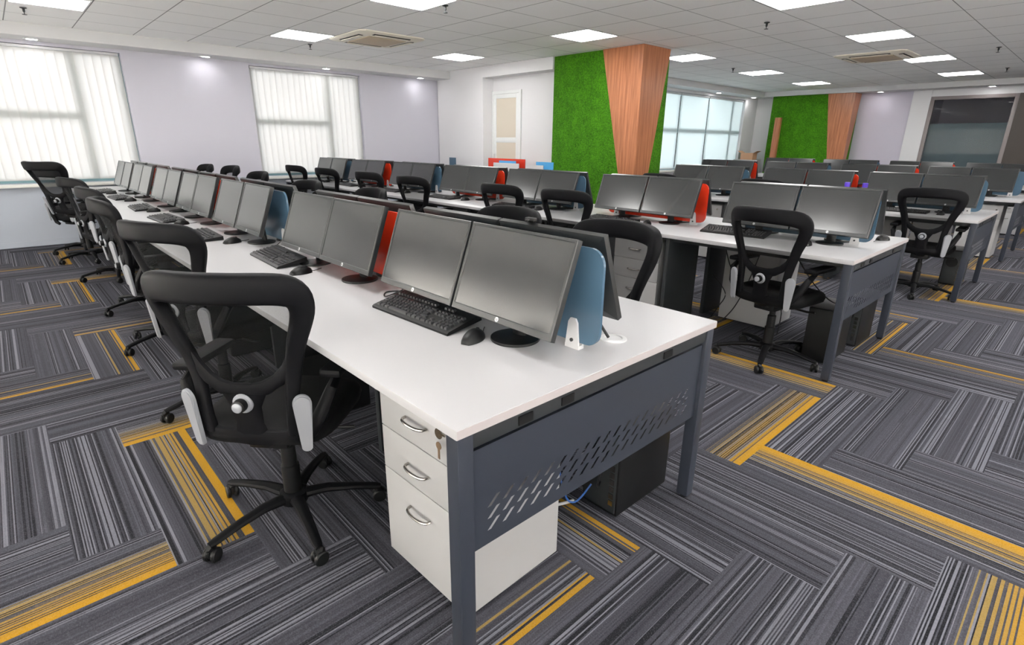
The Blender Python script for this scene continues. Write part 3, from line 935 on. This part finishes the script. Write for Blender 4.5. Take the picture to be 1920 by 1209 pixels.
kb = make_keyboard(); ms = make_mouse()
KB = {(0, 0): (0.418, 0.745, 0.05), (0, 1): (0.385, 2.09, -0.04), (1, 0): (0.40, 0.90, 0.08), (2, 0): (0.29, 0.50, 0.0)}
MS = {(0, 0): (0.395, 0.430, 0.35), (0, 1): (0.35, 1.70, 0.1), (0, 2): (0.36, 2.78, 0.2), (2, 0): (0.27, 0.17, 0.0)}
PITCHED = {(0, 0), (0, 1), (1, 0)}      # these rest with their rear edge on a monitor base
fk = fm_ = True
for r in range(5):
    for k, e in enumerate(EDGE[r]):
        if r > 2 or (r == 2 and k): continue
        kx, ky, ka = KB.get((r, k), (0.295 + rm.uniform(-.012, .006), e + 0.66 + rm.uniform(-.05, .05), rm.uniform(-.05, .05)))
        lab = 'black keyboard below the monitors at the %s left-facing seat, %s' % (ORD[k], ROWN[r])
        loc = (X0[r] + kx, ky, DT)
        if fk: kb.location = loc; kb.rotation_euler = (0, 0, ka); kb['label'] = lab; kb['group'] = 'keyboards'; fk = False
        else: kn = dup(kb, loc, ka, lab, 'keyboards')
        ko = kb if (r, k) == (0, 0) else kn
        if (r, k) in PITCHED: ko.rotation_euler = (0, -0.112, ka); ko.location.z = DT + 0.0090
        else: ko.rotation_euler = (0, 0, ka)
        mx, my, ma = MS.get((r, k), (0.31 + rm.uniform(-.015, .015), e + 0.31, rm.uniform(-.3, .3)))
        lab = 'black mouse beside the keyboard at the %s left-facing seat, %s' % (ORD[k], ROWN[r])
        loc = (X0[r] + mx, my, DT)
        if fm_: ms.location = loc; ms.rotation_euler = (0, 0, ma); ms['label'] = lab; ms['group'] = 'mice'; fm_ = False
        else: dup(ms, loc, ma, lab, 'mice')
dup(ms, (2.79 + 0.95, 0.115, DT), PI - 0.4, 'black mouse near the right end corner of the second desk row', 'mice')

# ------------------------------------------------------------------ drawer pedestal
def make_pedestal(keys):
    """front faces -x, origin at floor centre"""
    r = thing('drawer_pedestal', '', 'drawer unit')
    D, Wd, H = 0.40, 0.415, 0.672
    b = MB(); b.box(-D / 2 + 0.018, D / 2, -Wd / 2, Wd / 2, 0.02, H, 0.002); b.build('carcass', M['cabinet'], r)
    for (sx, sy) in ((1, 1), (1, -1), (-1, 1), (-1, -1)):
        f = MB(); f.cyl(0.015, 0, 0.02, 10, 'z', (sx * 0.15, sy * 0.17, 0)); f.build('foot', M['black'], r)
    for n_, (z0, z1, hz) in enumerate(((0.505, 0.668, 0.585), (0.352, 0.502, 0.425), (0.022, 0.349, 0.268))):
        d = MB(); d.box(-D / 2, -D / 2 + 0.017, -Wd / 2 + 0.001, Wd / 2 - 0.001, z0, z1, 0.0015); dr = d.build('drawer', M['cabinet'], r)
        h = MB()
        pts = []
        for q in range(13):
            a = PI * q / 12
            pts.append((-D / 2 - 0.003 - 0.026 * math.sin(a) ** 0.6, 0.01 + 0.052 * math.cos(a), hz))
        h.tube(pts, 0.0048, None, 8); h.build('handle', M['chrome'], dr)
        if n_ == 0:
            l = MB(); l.cyl(0.010, -D / 2 - 0.006, -D / 2, 16, 'x', (0, -0.150, 0.618)); lk = l.build('lock', M['chrome'], dr)
            if keys:
                g = MB(); g.lathe([(0.0005, -D / 2 - 0.020), (0.016, -D / 2 - 0.020), (0.016, -D / 2 - 0.017), (0.0005, -D / 2 - 0.017)], 18, 'x', (0, -0.122, 0.612)); g.box(-D / 2 - 0.020, -D / 2 - 0.016, -0.150, -0.122, 0.612, 0.618)
                g.build('key', M['chrome'], lk)
                g = MB(); x = -D / 2 - 0.019
                g.lathe([(0.0005, x - .002), (0.0115, x - .002), (0.0115, x), (0.0005, x)], 16, 'x', (0, -0.122, 0.575)); g.box(x - .002, x, -0.126, -0.118, 0.534, 0.575)
                g.build('spare_key', M['brass'], lk)
    return r
ped_keys = make_pedestal(True)
ped_keys.location = (0.315, 0.345, 0); ped_keys.rotation_euler = (0, 0, 0.03)
tag(ped_keys, 'white three-drawer pedestal with keys in its lock at the near desk end', 'drawer unit', 'drawer pedestals')
ped = make_pedestal(False)
ped.location = (X0[1] + 0.315, EDGE[1][1] + 0.26, 0)
tag(ped, 'white drawer pedestal, drawers facing left, under the second seat of the second desk row', 'drawer unit', 'drawer pedestals')
PED = []
for r, k, near in ((1, 0, False), (2, 2, True), (2, 0, False), (3, 0, True), (3, 0, False), (4, 0, True)):
    e = EDGE[r][k]
    if near: PED.append((X0[r] + 0.315, e + (0.26 if k == 1 else 0.23) if k else Y0[r] + .36, 0.0, 'white drawer pedestal, drawers facing left, under the %s seat of the %s' % (ORD[k], ROWN[r])))
    else: PED.append((X0[r] + DW - 0.29, e + 0.80, PI, 'white drawer pedestal, plain back facing left, under the %s seat of the %s' % (ORD[k], ROWN[r])))
for (x, y, a, lab) in PED: dup(ped, (x, y, 0), a, lab, 'drawer pedestals')

# ------------------------------------------------------------------ computer tower
def make_tower():
    """rear panel faces -x; origin at floor centre"""
    r = thing('computer_tower', '', 'computer tower')
    b = MB(); b.box(-0.17, 0.17, -0.083, 0.083, 0.008, 0.365, 0.004); b.build('case', M['black'], r)
    for (sx, sy) in ((1, 1), (1, -1), (-1, 1), (-1, -1)):
        f = MB(); f.cyl(0.012, 0, 0.008, 8, 'z', (sx * 0.13, sy * 0.06, 0)); f.build('foot', M['black'], r)
    p = MB(); p.box(-0.174, -0.170, -0.075, 0.075, 0.02, 0.35, 0.001); rp = p.build('rear_panel', M['steel_dark'], r)
    q = MB()
    for k in range(6): q.box(-0.177, -0.174, -0.066, -0.046, 0.05 + k * 0.030, 0.072 + k * 0.030)
    q.build('port', M['chrome'], rp)
    f = MB(); f.lathe([(0.05, -0.176), (0.05, -0.174), (0.044, -0.1745)], 20, 'x', (0, 0.01, 0.24)); f.build('fan_grille', M['black'], rp)
    fr = MB(); fr.box(0.170, 0.176, -0.08, 0.08, 0.012, 0.362, 0.003); fr.build('front_bezel', M['black'], r)
    return r
tw = make_tower()
tw.location = (1.00, 0.205, 0); tag(tw, 'black computer tower on the carpet behind the near end panel, front desk row', 'computer tower', 'computer towers')
TW = [(2.79 + 0.97, 0.185, 0, 'black computer tower behind the end panel of the second desk row'),
      (0.43, 0.70, PI, 'black computer tower under the first left-side seat of the front desk row'),
      (2.79 + 0.47, 0.205, PI, 'black computer tower beside the near left leg of the second desk row'),
      (5.58 + 0.97, 0.05, 0, 'black computer tower behind the end panel of the third desk row')]
TW.append((0.43, EDGE[0][2] + 0.42, PI, 'black computer tower under the third left-side seat of the front desk row'))
TW.append((0.43, EDGE[0][1] + 0.50, PI, 'black computer tower under the second left-side seat of the front desk row'))
for (x, y, a, lab) in TW: dup(tw, (x, y, 0), a, lab, 'computer towers')

# ------------------------------------------------------------------ cables
def cable(pts, m, lab, rad=0.004):
    # smooth the polyline
    P = [Vector(p) for p in pts]; out = []
    for i in range(len(P) - 1):
        p0, p1, p2, p3 = P[max(i - 1, 0)], P[i], P[i + 1], P[min(i + 2, len(P) - 1)]
        for q in range(6):
            t = q / 6
            out.append(0.5 * ((2 * p1) + (p2 - p0) * t + (2 * p0 - 5 * p1 + 4 * p2 - p3) * t * t + (3 * p1 - p0 - 3 * p2 + p3) * t ** 3))
    out.append(P[-1])
    b = MB(); b.tube(out, rad, None, 7, (0.13, 0.2, 1))
    return tag(b.build('cable', m), lab, 'cable')
xb = 2.79 + DW - 0.50
cable([(xb - .01, 1.10, 0.63), (xb - .02, 1.02, 0.45), (xb - .03, 0.93, 0.40), (xb - .02, 0.90, 0.55), (xb - .01, 0.93, 0.635)], M['cable'], 'black cable looping high behind the first chair of the second desk row')
cable([(xb - .01, 1.16, 0.36), (xb - .05, 1.02, 0.24), (xb - .06, 1.06, 0.12), (xb - .03, 1.12, 0.02)], M['cable'], 'black cable hanging left of the chair base under the second desk row')
cable([(xb - .01, 0.80, 0.635), (xb - .04, 0.86, 0.35), (xb - .05, 0.93, 0.15), (xb - .04, 1.02, 0.01)], M['cable'], 'black cable running down to the carpet beside the chair under second desk row')
cable([(xb - .02, 0.78, 0.30), (xb - .06, 0.66, 0.22), (xb - .05, 0.58, 0.20), (xb - .05, 0.58, 0.01)], M['cable'], 'black cable bending to the floor behind the chair column, second desk row')
cable([(2.79 + .42, 0.45, 0.635), (2.79 + .46, 0.34, 0.48), (2.79 + .40, 0.20, 0.40), (2.79 + .30, 0.12, 0.45), (2.79 + .2, .1, .685)], M['cable'], 'black cable sagging beside the near left leg of the second desk row')
cable([(0.58, 0.25, 0.629), (0.62, 0.10, 0.60), (0.66, 0.09, 0.45), (0.74, 0.21, 0.25), (0.815, 0.25, 0.24)], M['cable'], 'black cable from the tray down to the near computer tower')
cable([(0.62, 0.35, 0.629), (0.68, 0.12, 0.60), (0.72, 0.11, 0.40), (0.78, 0.18, 0.15), (0.822, 0.20, 0.13)], M['cable'], 'second black cable hanging beside it into the near computer tower')
cable([(0.65, 0.50, 0.629), (0.70, 0.36, 0.40), (0.72, 0.30, 0.10), (0.76, 0.27, 0.03), (0.82, 0.24, 0.10)], M['cable_blue'], 'blue network cable behind the near computer tower')
cable([(0.70, 0.335, 0.006), (0.74, 0.31, 0.012), (0.79, 0.30, 0.006)], M['white_plastic'], 'short white lead lying on the carpet beside the near computer tower', 0.006)
cable([(0.70, 0.19, DT + 0.10), (0.715, 0.165, DT + 0.05), (0.735, 0.145, DT + 0.006)], M['cable'], 'black cable entering the white grommet at the near desk end', 0.005)
cable([(0.505, 0.95, DT + 0.078), (0.49, 1.02, DT + 0.03), (0.44, 1.06, DT + 0.005), (0.48, 1.12, DT + 0.005), (0.54, 1.09, DT + 0.005)], M['cable'], 'black lead curling beside the keyboard below the nearest left-hand monitor', 0.003)
cable([(0.505, 2.30, DT + 0.078), (0.48, 2.36, DT + 0.03), (0.44, 2.38, DT + 0.005), (0.48, 2.43, DT + 0.005), (0.54, 2.40, DT + 0.005)], M['cable'], 'black lead beside the second keyboard of the front desk row', 0.003)
b = MB(); b.lathe([(0.045, 0.0), (0.045, 0.003), (0.030, 0.005), (0.028, 0.001)], 24)
o = b.build('cable_grommet', M['white_plastic']); o.location = (0.748, 0.135, DT)
tag(o, 'round white cable grommet in the near end of the front desk', 'cable grommet')

# ------------------------------------------------------------------ office chair
def bx_x(h):
    """backrest depth for height h (leans back)"""
    if h < 0.66: return -0.185 - 0.10 * (h - 0.42)
    return -0.209 - 0.30 * (h - 0.66)
def bp(s, h, off=0.0):
    wrap = 1.55 * s * s if h > 0.72 else (1.55 * s * s) * max(0.25, (h - 0.45) / 0.27)
    return Vector((bx_x(h) + wrap + off, s, h))
def make_chair():
    """seat faces +x; origin on the floor under the column"""
    r = thing('office_chair', '', 'chair')
    # ring frame of the back
    f = MB()
    half = [(0.140, 0.46), (0.146, 0.54), (0.152, 0.62), (0.165, 0.70), (0.187, 0.78), (0.212, 0.85), (0.223, 0.895), (0.219, 0.934), (0.197, 0.956), (0.15, 0.966), (0.07, 0.970)]
    aw = [0.020, 0.021, 0.023, 0.026, 0.029, 0.033, 0.037, 0.042, 0.045, 0.045, 0.045]
    bw = [0.014, 0.014, 0.015, 0.016, 0.017, 0.019, 0.021, 0.024, 0.025, 0.025, 0.025]
    path = [(s, h) for s, h in half] + [(0.0, 0.971)] + [(-s, h) for s, h in reversed(half)]
    A = aw + [0.045] + aw[::-1]; B = bw + [0.025] + bw[::-1]
    def dense(seq):
        out = []
        for i in range(len(seq) - 1):
            p0, p1, p2, p3 = seq[max(i - 1, 0)], seq[i], seq[i + 1], seq[min(i + 2, len(seq) - 1)]
            for t in (0.0, 1 / 3, 2 / 3):
                out.append(0.5 * (2 * p1 + (p2 - p0) * t + (2 * p0 - 5 * p1 + 4 * p2 - p3) * t * t + (3 * p1 - p0 - 3 * p2 + p3) * t ** 3))
        return out + [seq[-1]]
    path = list(zip(dense([q[0] for q in path]), dense([q[1] for q in path]))); A = dense(A); B = dense(B)
    pts = [bp(s, h) for s, h in path]
    # side vector in the plane of the back: build rings by hand
    n = 20; rings = []
    for i, p in enumerate(pts):
        t = (pts[min(i + 1, len(pts) - 1)] - pts[max(i - 1, 0)]).normalized()
        s = path[i][0]
        nor = Vector((-1, 3.1 * s * 0.9, 0)).normalized()      # backwards normal of the wrapped surface
        nor = (nor - t * nor.dot(t)).normalized()
        side = t.cross(nor).normalized()
        ring = []
        for j in range(n):
            a = 2 * PI * j / n
            ca, sa = math.cos(a), math.sin(a)
            ca = math.copysign(abs(ca) ** 0.55, ca); sa = math.copysign(abs(sa) ** 0.55, sa)
            ring.append(p + side * (A[i] * ca) + nor * (B[i] * sa))
        rings.append(ring)
    f.ring_loft(rings)
    def strip(pp, a, b, nn=10):
        q = [bp(s, h) for s, h in pp]
        rr = []
        a = a if isinstance(a, list) else [a] * len(q)
        for i, p in enumerate(q):
            t = (q[min(i + 1, len(q) - 1)] - q[max(i - 1, 0)]).normalized()
            nor = Vector((-1, 0, -0.12)); nor = (nor - t * nor.dot(t)).normalized(); side = t.cross(nor).normalized()
            rr.append([p + side * (a[i] * math.copysign(abs(math.cos(2 * PI * j / nn)) ** 0.7, math.cos(2 * PI * j / nn))) + nor * (b * math.copysign(abs(math.sin(2 * PI * j / nn)) ** 0.7, math.sin(2 * PI * j / nn))) for j in range(nn)])
        f.ring_loft(rr)
    strip([(0.165, 0.745), (0.146, 0.695), (0.115, 0.655), (0.075, 0.630), (0.035, 0.618), (0, 0.615), (-0.035, 0.618), (-0.075, 0.630), (-0.115, 0.655), (-0.146, 0.695), (-0.165, 0.745)], [0.012, 0.018, 0.022, 0.025, 0.028, 0.03, 0.028, 0.025, 0.022, 0.018, 0.012], 0.011)
    strip([(0, 0.61), (0, 0.56), (0, 0.50), (0, 0.44)], [0.075, 0.050, 0.047, 0.062], 0.012)
    strip([(0.148, 0.455), (0.08, 0.447), (0, 0.444), (-0.08, 0.447), (-0.148, 0.455)], [0.024, 0.028, 0.032, 0.028, 0.024], 0.013)
    f.build('back_frame', M['pad'], r, 0.8)
    # mesh sheet
    m_ = MB(); rows = []
    for k in range(15):
        h = 0.612 + 0.335 * k / 14
        hw = 0.150 * min(1.0, math.sqrt(max(0.02, (h - 0.605) / 0.11))) if h < 0.72 else 0.154 + 0.058 * (h - 0.72) / 0.2
        rows.append([bp(hw * (-1 + 2 * q / 12), h, 0.008) for q in range(13)])
    m_.ring_loft(rows, cap=False, closed=False)
    m_.build('back_mesh', M['mesh'], r)
    # lumbar knob on the spine
    kx = bx_x(0.578) - 0.010
    k = MB(); k.lathe([(0.033, kx), (0.033, kx - 0.006), (0.028, kx - 0.012), (0.020, kx - 0.012)], 24, 'x', (0, 0, 0.578)); kn = k.build('lumbar_knob', M['silver'], r)
    k = MB(); k.lathe([(0.021, kx - 0.012), (0.022, kx - 0.016), (0.021, kx - 0.034), (0.015, kx - 0.036)], 20, 'x', (0, 0, 0.578)); k.build('knob_collar', M['black'], kn)
    k = MB(); k.lathe([(0.016, kx - 0.034), (0.016, kx - 0.040), (0.009, kx - 0.043)], 20, 'x', (0, 0, 0.578)); k.build('knob_cap', M['silver'], kn)
    # silver arm covers and armrests
    for s in (1, -1):
        c = MB()
        prof = []
        for q in range(15):
            a = PI * q / 14
            prof.append((0.026 * math.cos(a), 0.155 + 0.030 * math.sin(a)))
        for q in range(9):
            a = PI + PI * q / 8
            prof.append((0.015 * math.cos(a), 0.013 + 0.013 * math.sin(a)))
        c.prism(prof, 'x', -0.007, 0.006)
        bmesh.ops.bevel(c.bm, geom=[e for e in c.bm.edges if all(abs(v.co.x + 0.007) < 1e-5 for v in e.verts)], offset=0.004, segments=2, affect='EDGES')
        mt = Matrix.Translation((-0.190, s * 0.180, 0.405)) @ Matrix.Diagonal((1, 1.12, 1.13, 1)) @ Matrix.Rotation(-s * 0.45, 4, 'Z') @ Matrix.Rotation(-0.10, 4, 'Y')
        for v in c.bm.verts: v.co = mt @ v.co
        c.build('arm_cover', M['silver'], r)
        a = MB()
        a.tube([(-0.165, s * 0.150, 0.44), (-0.165, s * 0.185, 0.46), (-0.155, s * 0.220, 0.52), (-0.12, s * 0.25, 0.60), (-0.05, s * 0.252, 0.635)], [0.014, 0.018, 0.02, 0.018, 0.016], [0.016, 0.022, 0.024, 0.02, 0.012], 10, (0, 1, 0))
        ar = a.build('armrest', M['black_soft'], r)
        p = MB(); p.box(-0.13, 0.12, s * 0.25 - 0.036, s * 0.25 + 0.036, 0.638, 0.666, 0.011); p.build('arm_pad', M['black_soft'], ar)
    # seat
    st = MB(); rings = []
    for (z, k_) in ((0.405, 0.86), (0.420, 0.97), (0.445, 1.0), (0.468, 0.985), (0.482, 0.93), (0.488, 0.80)):
        ring = []
        for j in range(36):
            a = 2 * PI * j / 36
            cx = math.copysign(abs(math.cos(a)) ** 0.5, math.cos(a)); sy = math.copysign(abs(math.sin(a)) ** 0.5, math.sin(a))
            x = 0.035 + 0.235 * k_ * cx; y = 0.235 * k_ * sy
            dz = -0.02 * max(0, (x - 0.15) / 0.12)
            ring.append((x, y, z + dz))
        rings.append(ring)
    st.ring_loft(rings); st.build('seat', M['seat_fabric'], r, 1.0)
    me = MB(); me.box(-0.12, 0.10, -0.07, 0.07, 0.355, 0.406, 0.012); me.tube([(-0.10, 0, 0.385), (-0.16, 0, 0.40), (-0.185, 0, 0.44)], 0.045, 0.012, 8, (1, 0, 0)); me.tube([(0.02, -0.06, 0.375), (0.03, -0.20, 0.37), (0.03, -0.25, 0.375)], 0.007, None, 8)
    me.build('tilt_mechanism', M['black'], r)
    gc = MB(); gc.lathe([(0.032, 0.10), (0.032, 0.22), (0.026, 0.225), (0.026, 0.30), (0.019, 0.305), (0.019, 0.36)], 18); gc.build('gas_column', M['black'], r)
    hb = MB(); hb.lathe([(0.030, 0.06), (0.05, 0.065), (0.055, 0.085), (0.05, 0.105), (0.036, 0.112)], 20); hb.build('base_hub', M['black_soft'], r)
    # five legs with castors
    lm = MB(); lm.tube([(0.035, 0, 0.088), (0.12, 0, 0.095), (0.22, 0, 0.083), (0.295, 0, 0.068), (0.318, 0, 0.064)], [0.026, 0.022, 0.019, 0.017, 0.012], [0.020, 0.016, 0.013, 0.012, 0.009], 10)
    lme = lm.mesh('base_leg', M['black_soft'])
    cm = MB(); cm.cyl(0.026, 0.006, 0.022, 18, 'y', (0, 0, 0.026), 0.004); cm.cyl(0.026, -0.022, -0.006, 18, 'y', (0, 0, 0.026), 0.004)
    cm.tube([(0.012, 0, 0.062), (0.004, 0, 0.052), (-0.006, 0, 0.034)], [0.012, 0.018, 0.012], [0.010, 0.014, 0.012], 8, (0, 1, 0)); cm.box(-0.02, 0.02, -0.006, 0.006, 0.02, 0.050, 0.004)
    cme = cm.mesh('caster', M['black'])
    for q in range(5):
        o = bpy.data.objects.new('base_leg', lme); COL.objects.link(o); o.parent = r; o.rotation_euler = (0, 0, 2 * PI * q / 5)
        c = bpy.data.objects.new('caster', cme); COL.objects.link(c); c.parent = o; c.location = (0.312, 0, 0); c.rotation_euler = (0, 0, 0.5 + q * 1.3)
    return r
chair0 = make_chair()
UPPER = ('back_frame', 'back_mesh', 'lumbar_knob', 'arm_cover', 'armrest', 'seat', 'tilt_mechanism')
cf = [True]
def put_chair(x, y, yaw, base, lab, lift=0.0, recline=0.0):
    a = math.radians(yaw)
    if cf[0]:
        chair = chair0; cf[0] = False
        c_new = False
        if True:
            chair = dup(chair0, (x, y, 0), a, lab, 'office chairs')
    else: chair = dup(chair0, (x, y, 0), a, lab, 'office chairs')
    for ch in chair.children:
        nm = ch.name.split('.')[0]
        if nm == 'base_leg':
            ch.rotation_euler.z += math.radians(base) - a
        if nm in UPPER and nm != 'armrest' and (lift or recline):
            if recline and nm in ('back_frame', 'back_mesh', 'lumbar_knob', 'arm_cover'):
                piv = Vector((-0.15, 0, 0.44))
                ch.matrix_basis = Matrix.Translation((0, 0, lift)) @ Matrix.Translation(piv) @ Matrix.Rotation(-recline, 4, 'Y') @ Matrix.Translation(-piv)
            else: ch.location.z += lift
        if nm == 'gas_column' and lift:
            ch.scale.z = (0.36 + lift) / 0.36
    return chair
RC = [(-.055, .968, 42, 190), (.052, 2.15, 25, 190), (.06, 3.38, -4, 200), (.10, 4.45, 3, 195), (.09, 5.9, 14, 190), (.0, 7.1, 36, 200), (.0, 7.78, 30, 195)]
for k, (x, y, yaw, bs) in enumerate(RC):
    lab = ['black mesh office chair in the foreground, back to the camera with silver knob', 'black mesh office chair just behind the foreground chair, left of the front desk row', 'third black mesh office chair from the camera along the front desk row',
           'fourth black mesh office chair from the camera along the front desk row', 'fifth black mesh office chair from the camera along the front desk row', 'tall reclined black mesh office chair standing before the left far window', 'outermost black mesh office chair at the far end of the front desk row'][k]
    put_chair(x, y, yaw, bs, lab, 0.15 if k == 5 else 0.0, 0.2 if k == 5 else 0.0)
for k, (x, y, yaw, lf) in enumerate([(1.23, .67, 180, 0), (1.22, 1.40, 182, 0), (1.25, 3.06, 175, 0), (1.22, 4.15, 184, 0), (1.25, 5.55, 180, 0.02), (1.25, 6.5, 180, 0.05), (1.25, 7.6, 180, 0.03)]):
    put_chair(x, y, yaw, 20 + 15 * k, 'black mesh office chair facing the camera, %s seat behind the front desk row' % ORD[k], lf)
for k, (x, y, yaw) in enumerate([(2.92, .45, -8), (2.91, 2.12, 4), (2.89, 2.88, 4), (2.87, 4.32, 8), (2.91, 5.35, 8), (2.90, 6.5, 8), (2.90, 7.55, 8)]):
    put_chair(x, y, yaw, 196, 'black mesh office chair seen from behind, %s along the second desk row' % ORD[k])
for k, (x, y, yaw) in enumerate([(5.72, .216, 2), (5.70, 1.73, 0), (5.70, 3.02, 0)]):
    put_chair(x, y, yaw, 190 + 10 * k, 'black mesh office chair seen from behind, %s along the third desk row' % ORD[k])
def remove_tree(o):
    for c in list(o.children): remove_tree(c)
    bpy.data.objects.remove(o)
remove_tree(chair0)

# ------------------------------------------------------------------ odds and ends
def bottle(x, y, lab):
    r = thing('water_bottle', lab, 'bottle', (x, y, DT), 0, 'violet capped bottles')
    b = MB(); b.lathe([(0.030, 0), (0.033, 0.006), (0.033, 0.17), (0.022, 0.205), (0.018, 0.215)], 20); b.build('body', M['bottle'], r)
    c = MB(); c.lathe([(0.024, 0.205), (0.026, 0.21), (0.026, 0.245), (0.022, 0.25)], 20); c.build('cap', M['violet'], r)
bottle(5.90, 1.02, 'left one of two violet-capped bottles on the third desk row')
bottle(5.92, 0.86, 'right one of two violet-capped bottles on the third desk row')

# white side cabinet in the recess carrying spare divider panels
def low_cabinet():
    r = thing('side_cabinet', 'low white side cabinet below the glazed recess door', 'cabinet', (5.86, 6.50, 0))
    b = MB(); b.box(-0.19, 0.20, -1.42, 1.42, 0.03, 0.76, 0.004); b.build('carcass', M['cabinet'], r)
    b = MB(); b.box(-0.20, 0.21, -1.43, 1.43, 0.762, 0.782, 0.003); b.build('top', M['laminate'], r)
    for k in range(6):
        y = -1.41 + k * 0.47
        d = MB(); d.box(-0.208, -0.191, y + 0.004, y + 0.466, 0.05, 0.75, 0.002); dd = d.build('door', M['cabinet'], r)
        h = MB(); h.box(-0.226, -0.209, y + 0.40, y + 0.412, 0.5, 0.62, 0.003); h.build('handle', M['chrome'], dd)
    b = MB(); b.box(-0.17, 0.18, -1.40, 1.40, 0, 0.03); b.build('plinth', M['steel_dark'], r)
low_cabinet()
def loose_panel(x, y0, y1, h, m, lab):
    b = MB(); b.box(-0.006, 0.006, 0, y1 - y0, 0, h, 0.003); o = b.build('divider_panel', m); o.location = (x, y0, 0.782)
    tag(o, lab, 'divider panel')
loose_panel(5.92, 5.90, 6.85, 0.315, M['red'], 'loose red divider panel standing on the cabinet before the recess door')
loose_panel(5.80, 6.00, 6.42, 0.285, M['bright_blue'], 'loose bright blue divider panel in front of the loose red one')
loose_panel(5.74, 5.86, 6.50, 0.25, M['white_plastic'], 'loose white divider panel standing before the loose blue and red ones')
loose_panel(5.80, 5.14, 5.52, 0.29, M['bright_blue'], 'bright blue panel on the cabinet end touching the green column in view')
loose_panel(5.74, 5.30, 5.68, 0.24, M['white_plastic'], 'white panel standing left of the bright blue panel by the green column')
loose_panel(5.80, 7.66, 7.86, 0.30, M['blue'], 'small grey-blue panel on the cabinet before the white pier')
def locker(x, y, lab):
    r = thing('storage_locker', lab, 'cabinet', (x, y, 0))
    b = MB(); b.box(-0.25, 0.25, -0.25, 0.25, 0.02, 1.0, 0.004); b.build('carcass', M['cabinet'], r)
    b = MB(); b.box(-0.266, -0.251, -0.245, 0.245, 0.04, 0.99, 0.002); d = b.build('door', M['cabinet'], r)
    b = MB(); b.box(-0.285, -0.267, -0.2, -0.188, 0.5, 0.62, 0.003); b.build('handle', M['chrome'], d)
    b = MB(); b.box(-0.24, 0.24, -0.24, 0.24, 0, 0.02); b.build('plinth', M['steel_dark'], r)
locker(13.95, 5.80, 'white storage locker carrying a cardboard box beside the far right window')
def carton():
    r = thing('cardboard_box', 'brown cardboard box with open flaps beside the far green column', 'box', (13.93, 5.76, 1.0), 0.15)
    b = MB()
    b.box(-0.19, 0.19, -0.15, 0.15, 0, 0.16); b.build('body', M['cardboard'], r)
    for s in (-1, 1):
        f = MB(); f.add([(-0.19, s * 0.15, 0.16), (0.19, s * 0.15, 0.16), (0.19, s * 0.24, 0.215), (-0.19, s * 0.24, 0.215), (-0.19, s * 0.153, 0.158), (0.19, s * 0.153, 0.158), (0.19, s * 0.243, 0.212), (-0.19, s * 0.243, 0.212)], [(0, 1, 2, 3), (7, 6, 5, 4), (0, 4, 5, 1), (2, 6, 7, 3), (1, 5, 6, 2), (3, 7, 4, 0)])
        f.build('flap', M['cardboard'], r)
carton()
# webcam-like clip on the rear monitor of the nearest seat
def webcam():
    r = thing('webcam', 'small black webcam clipped on the nearest monitor seen from behind', 'webcam', (0.657, 0.44, DT + 0.3485))
    b = MB(); b.box(-0.010, 0.012, -0.022, 0.022, 0.008, 0.024, 0.006); b.build('body', M['black'], r)
    b = MB(); b.cyl(0.006, 0.012, 0.015, 16, 'x', (0, 0, 0.016)); b.build('lens', M['black'], r)
    b = MB(); b.box(-0.022, -0.008, -0.008, 0.008, 0.010, 0.020, 0.003); b.build('clip', M['black'], r)
webcam()
bpy.context.view_layer.update()
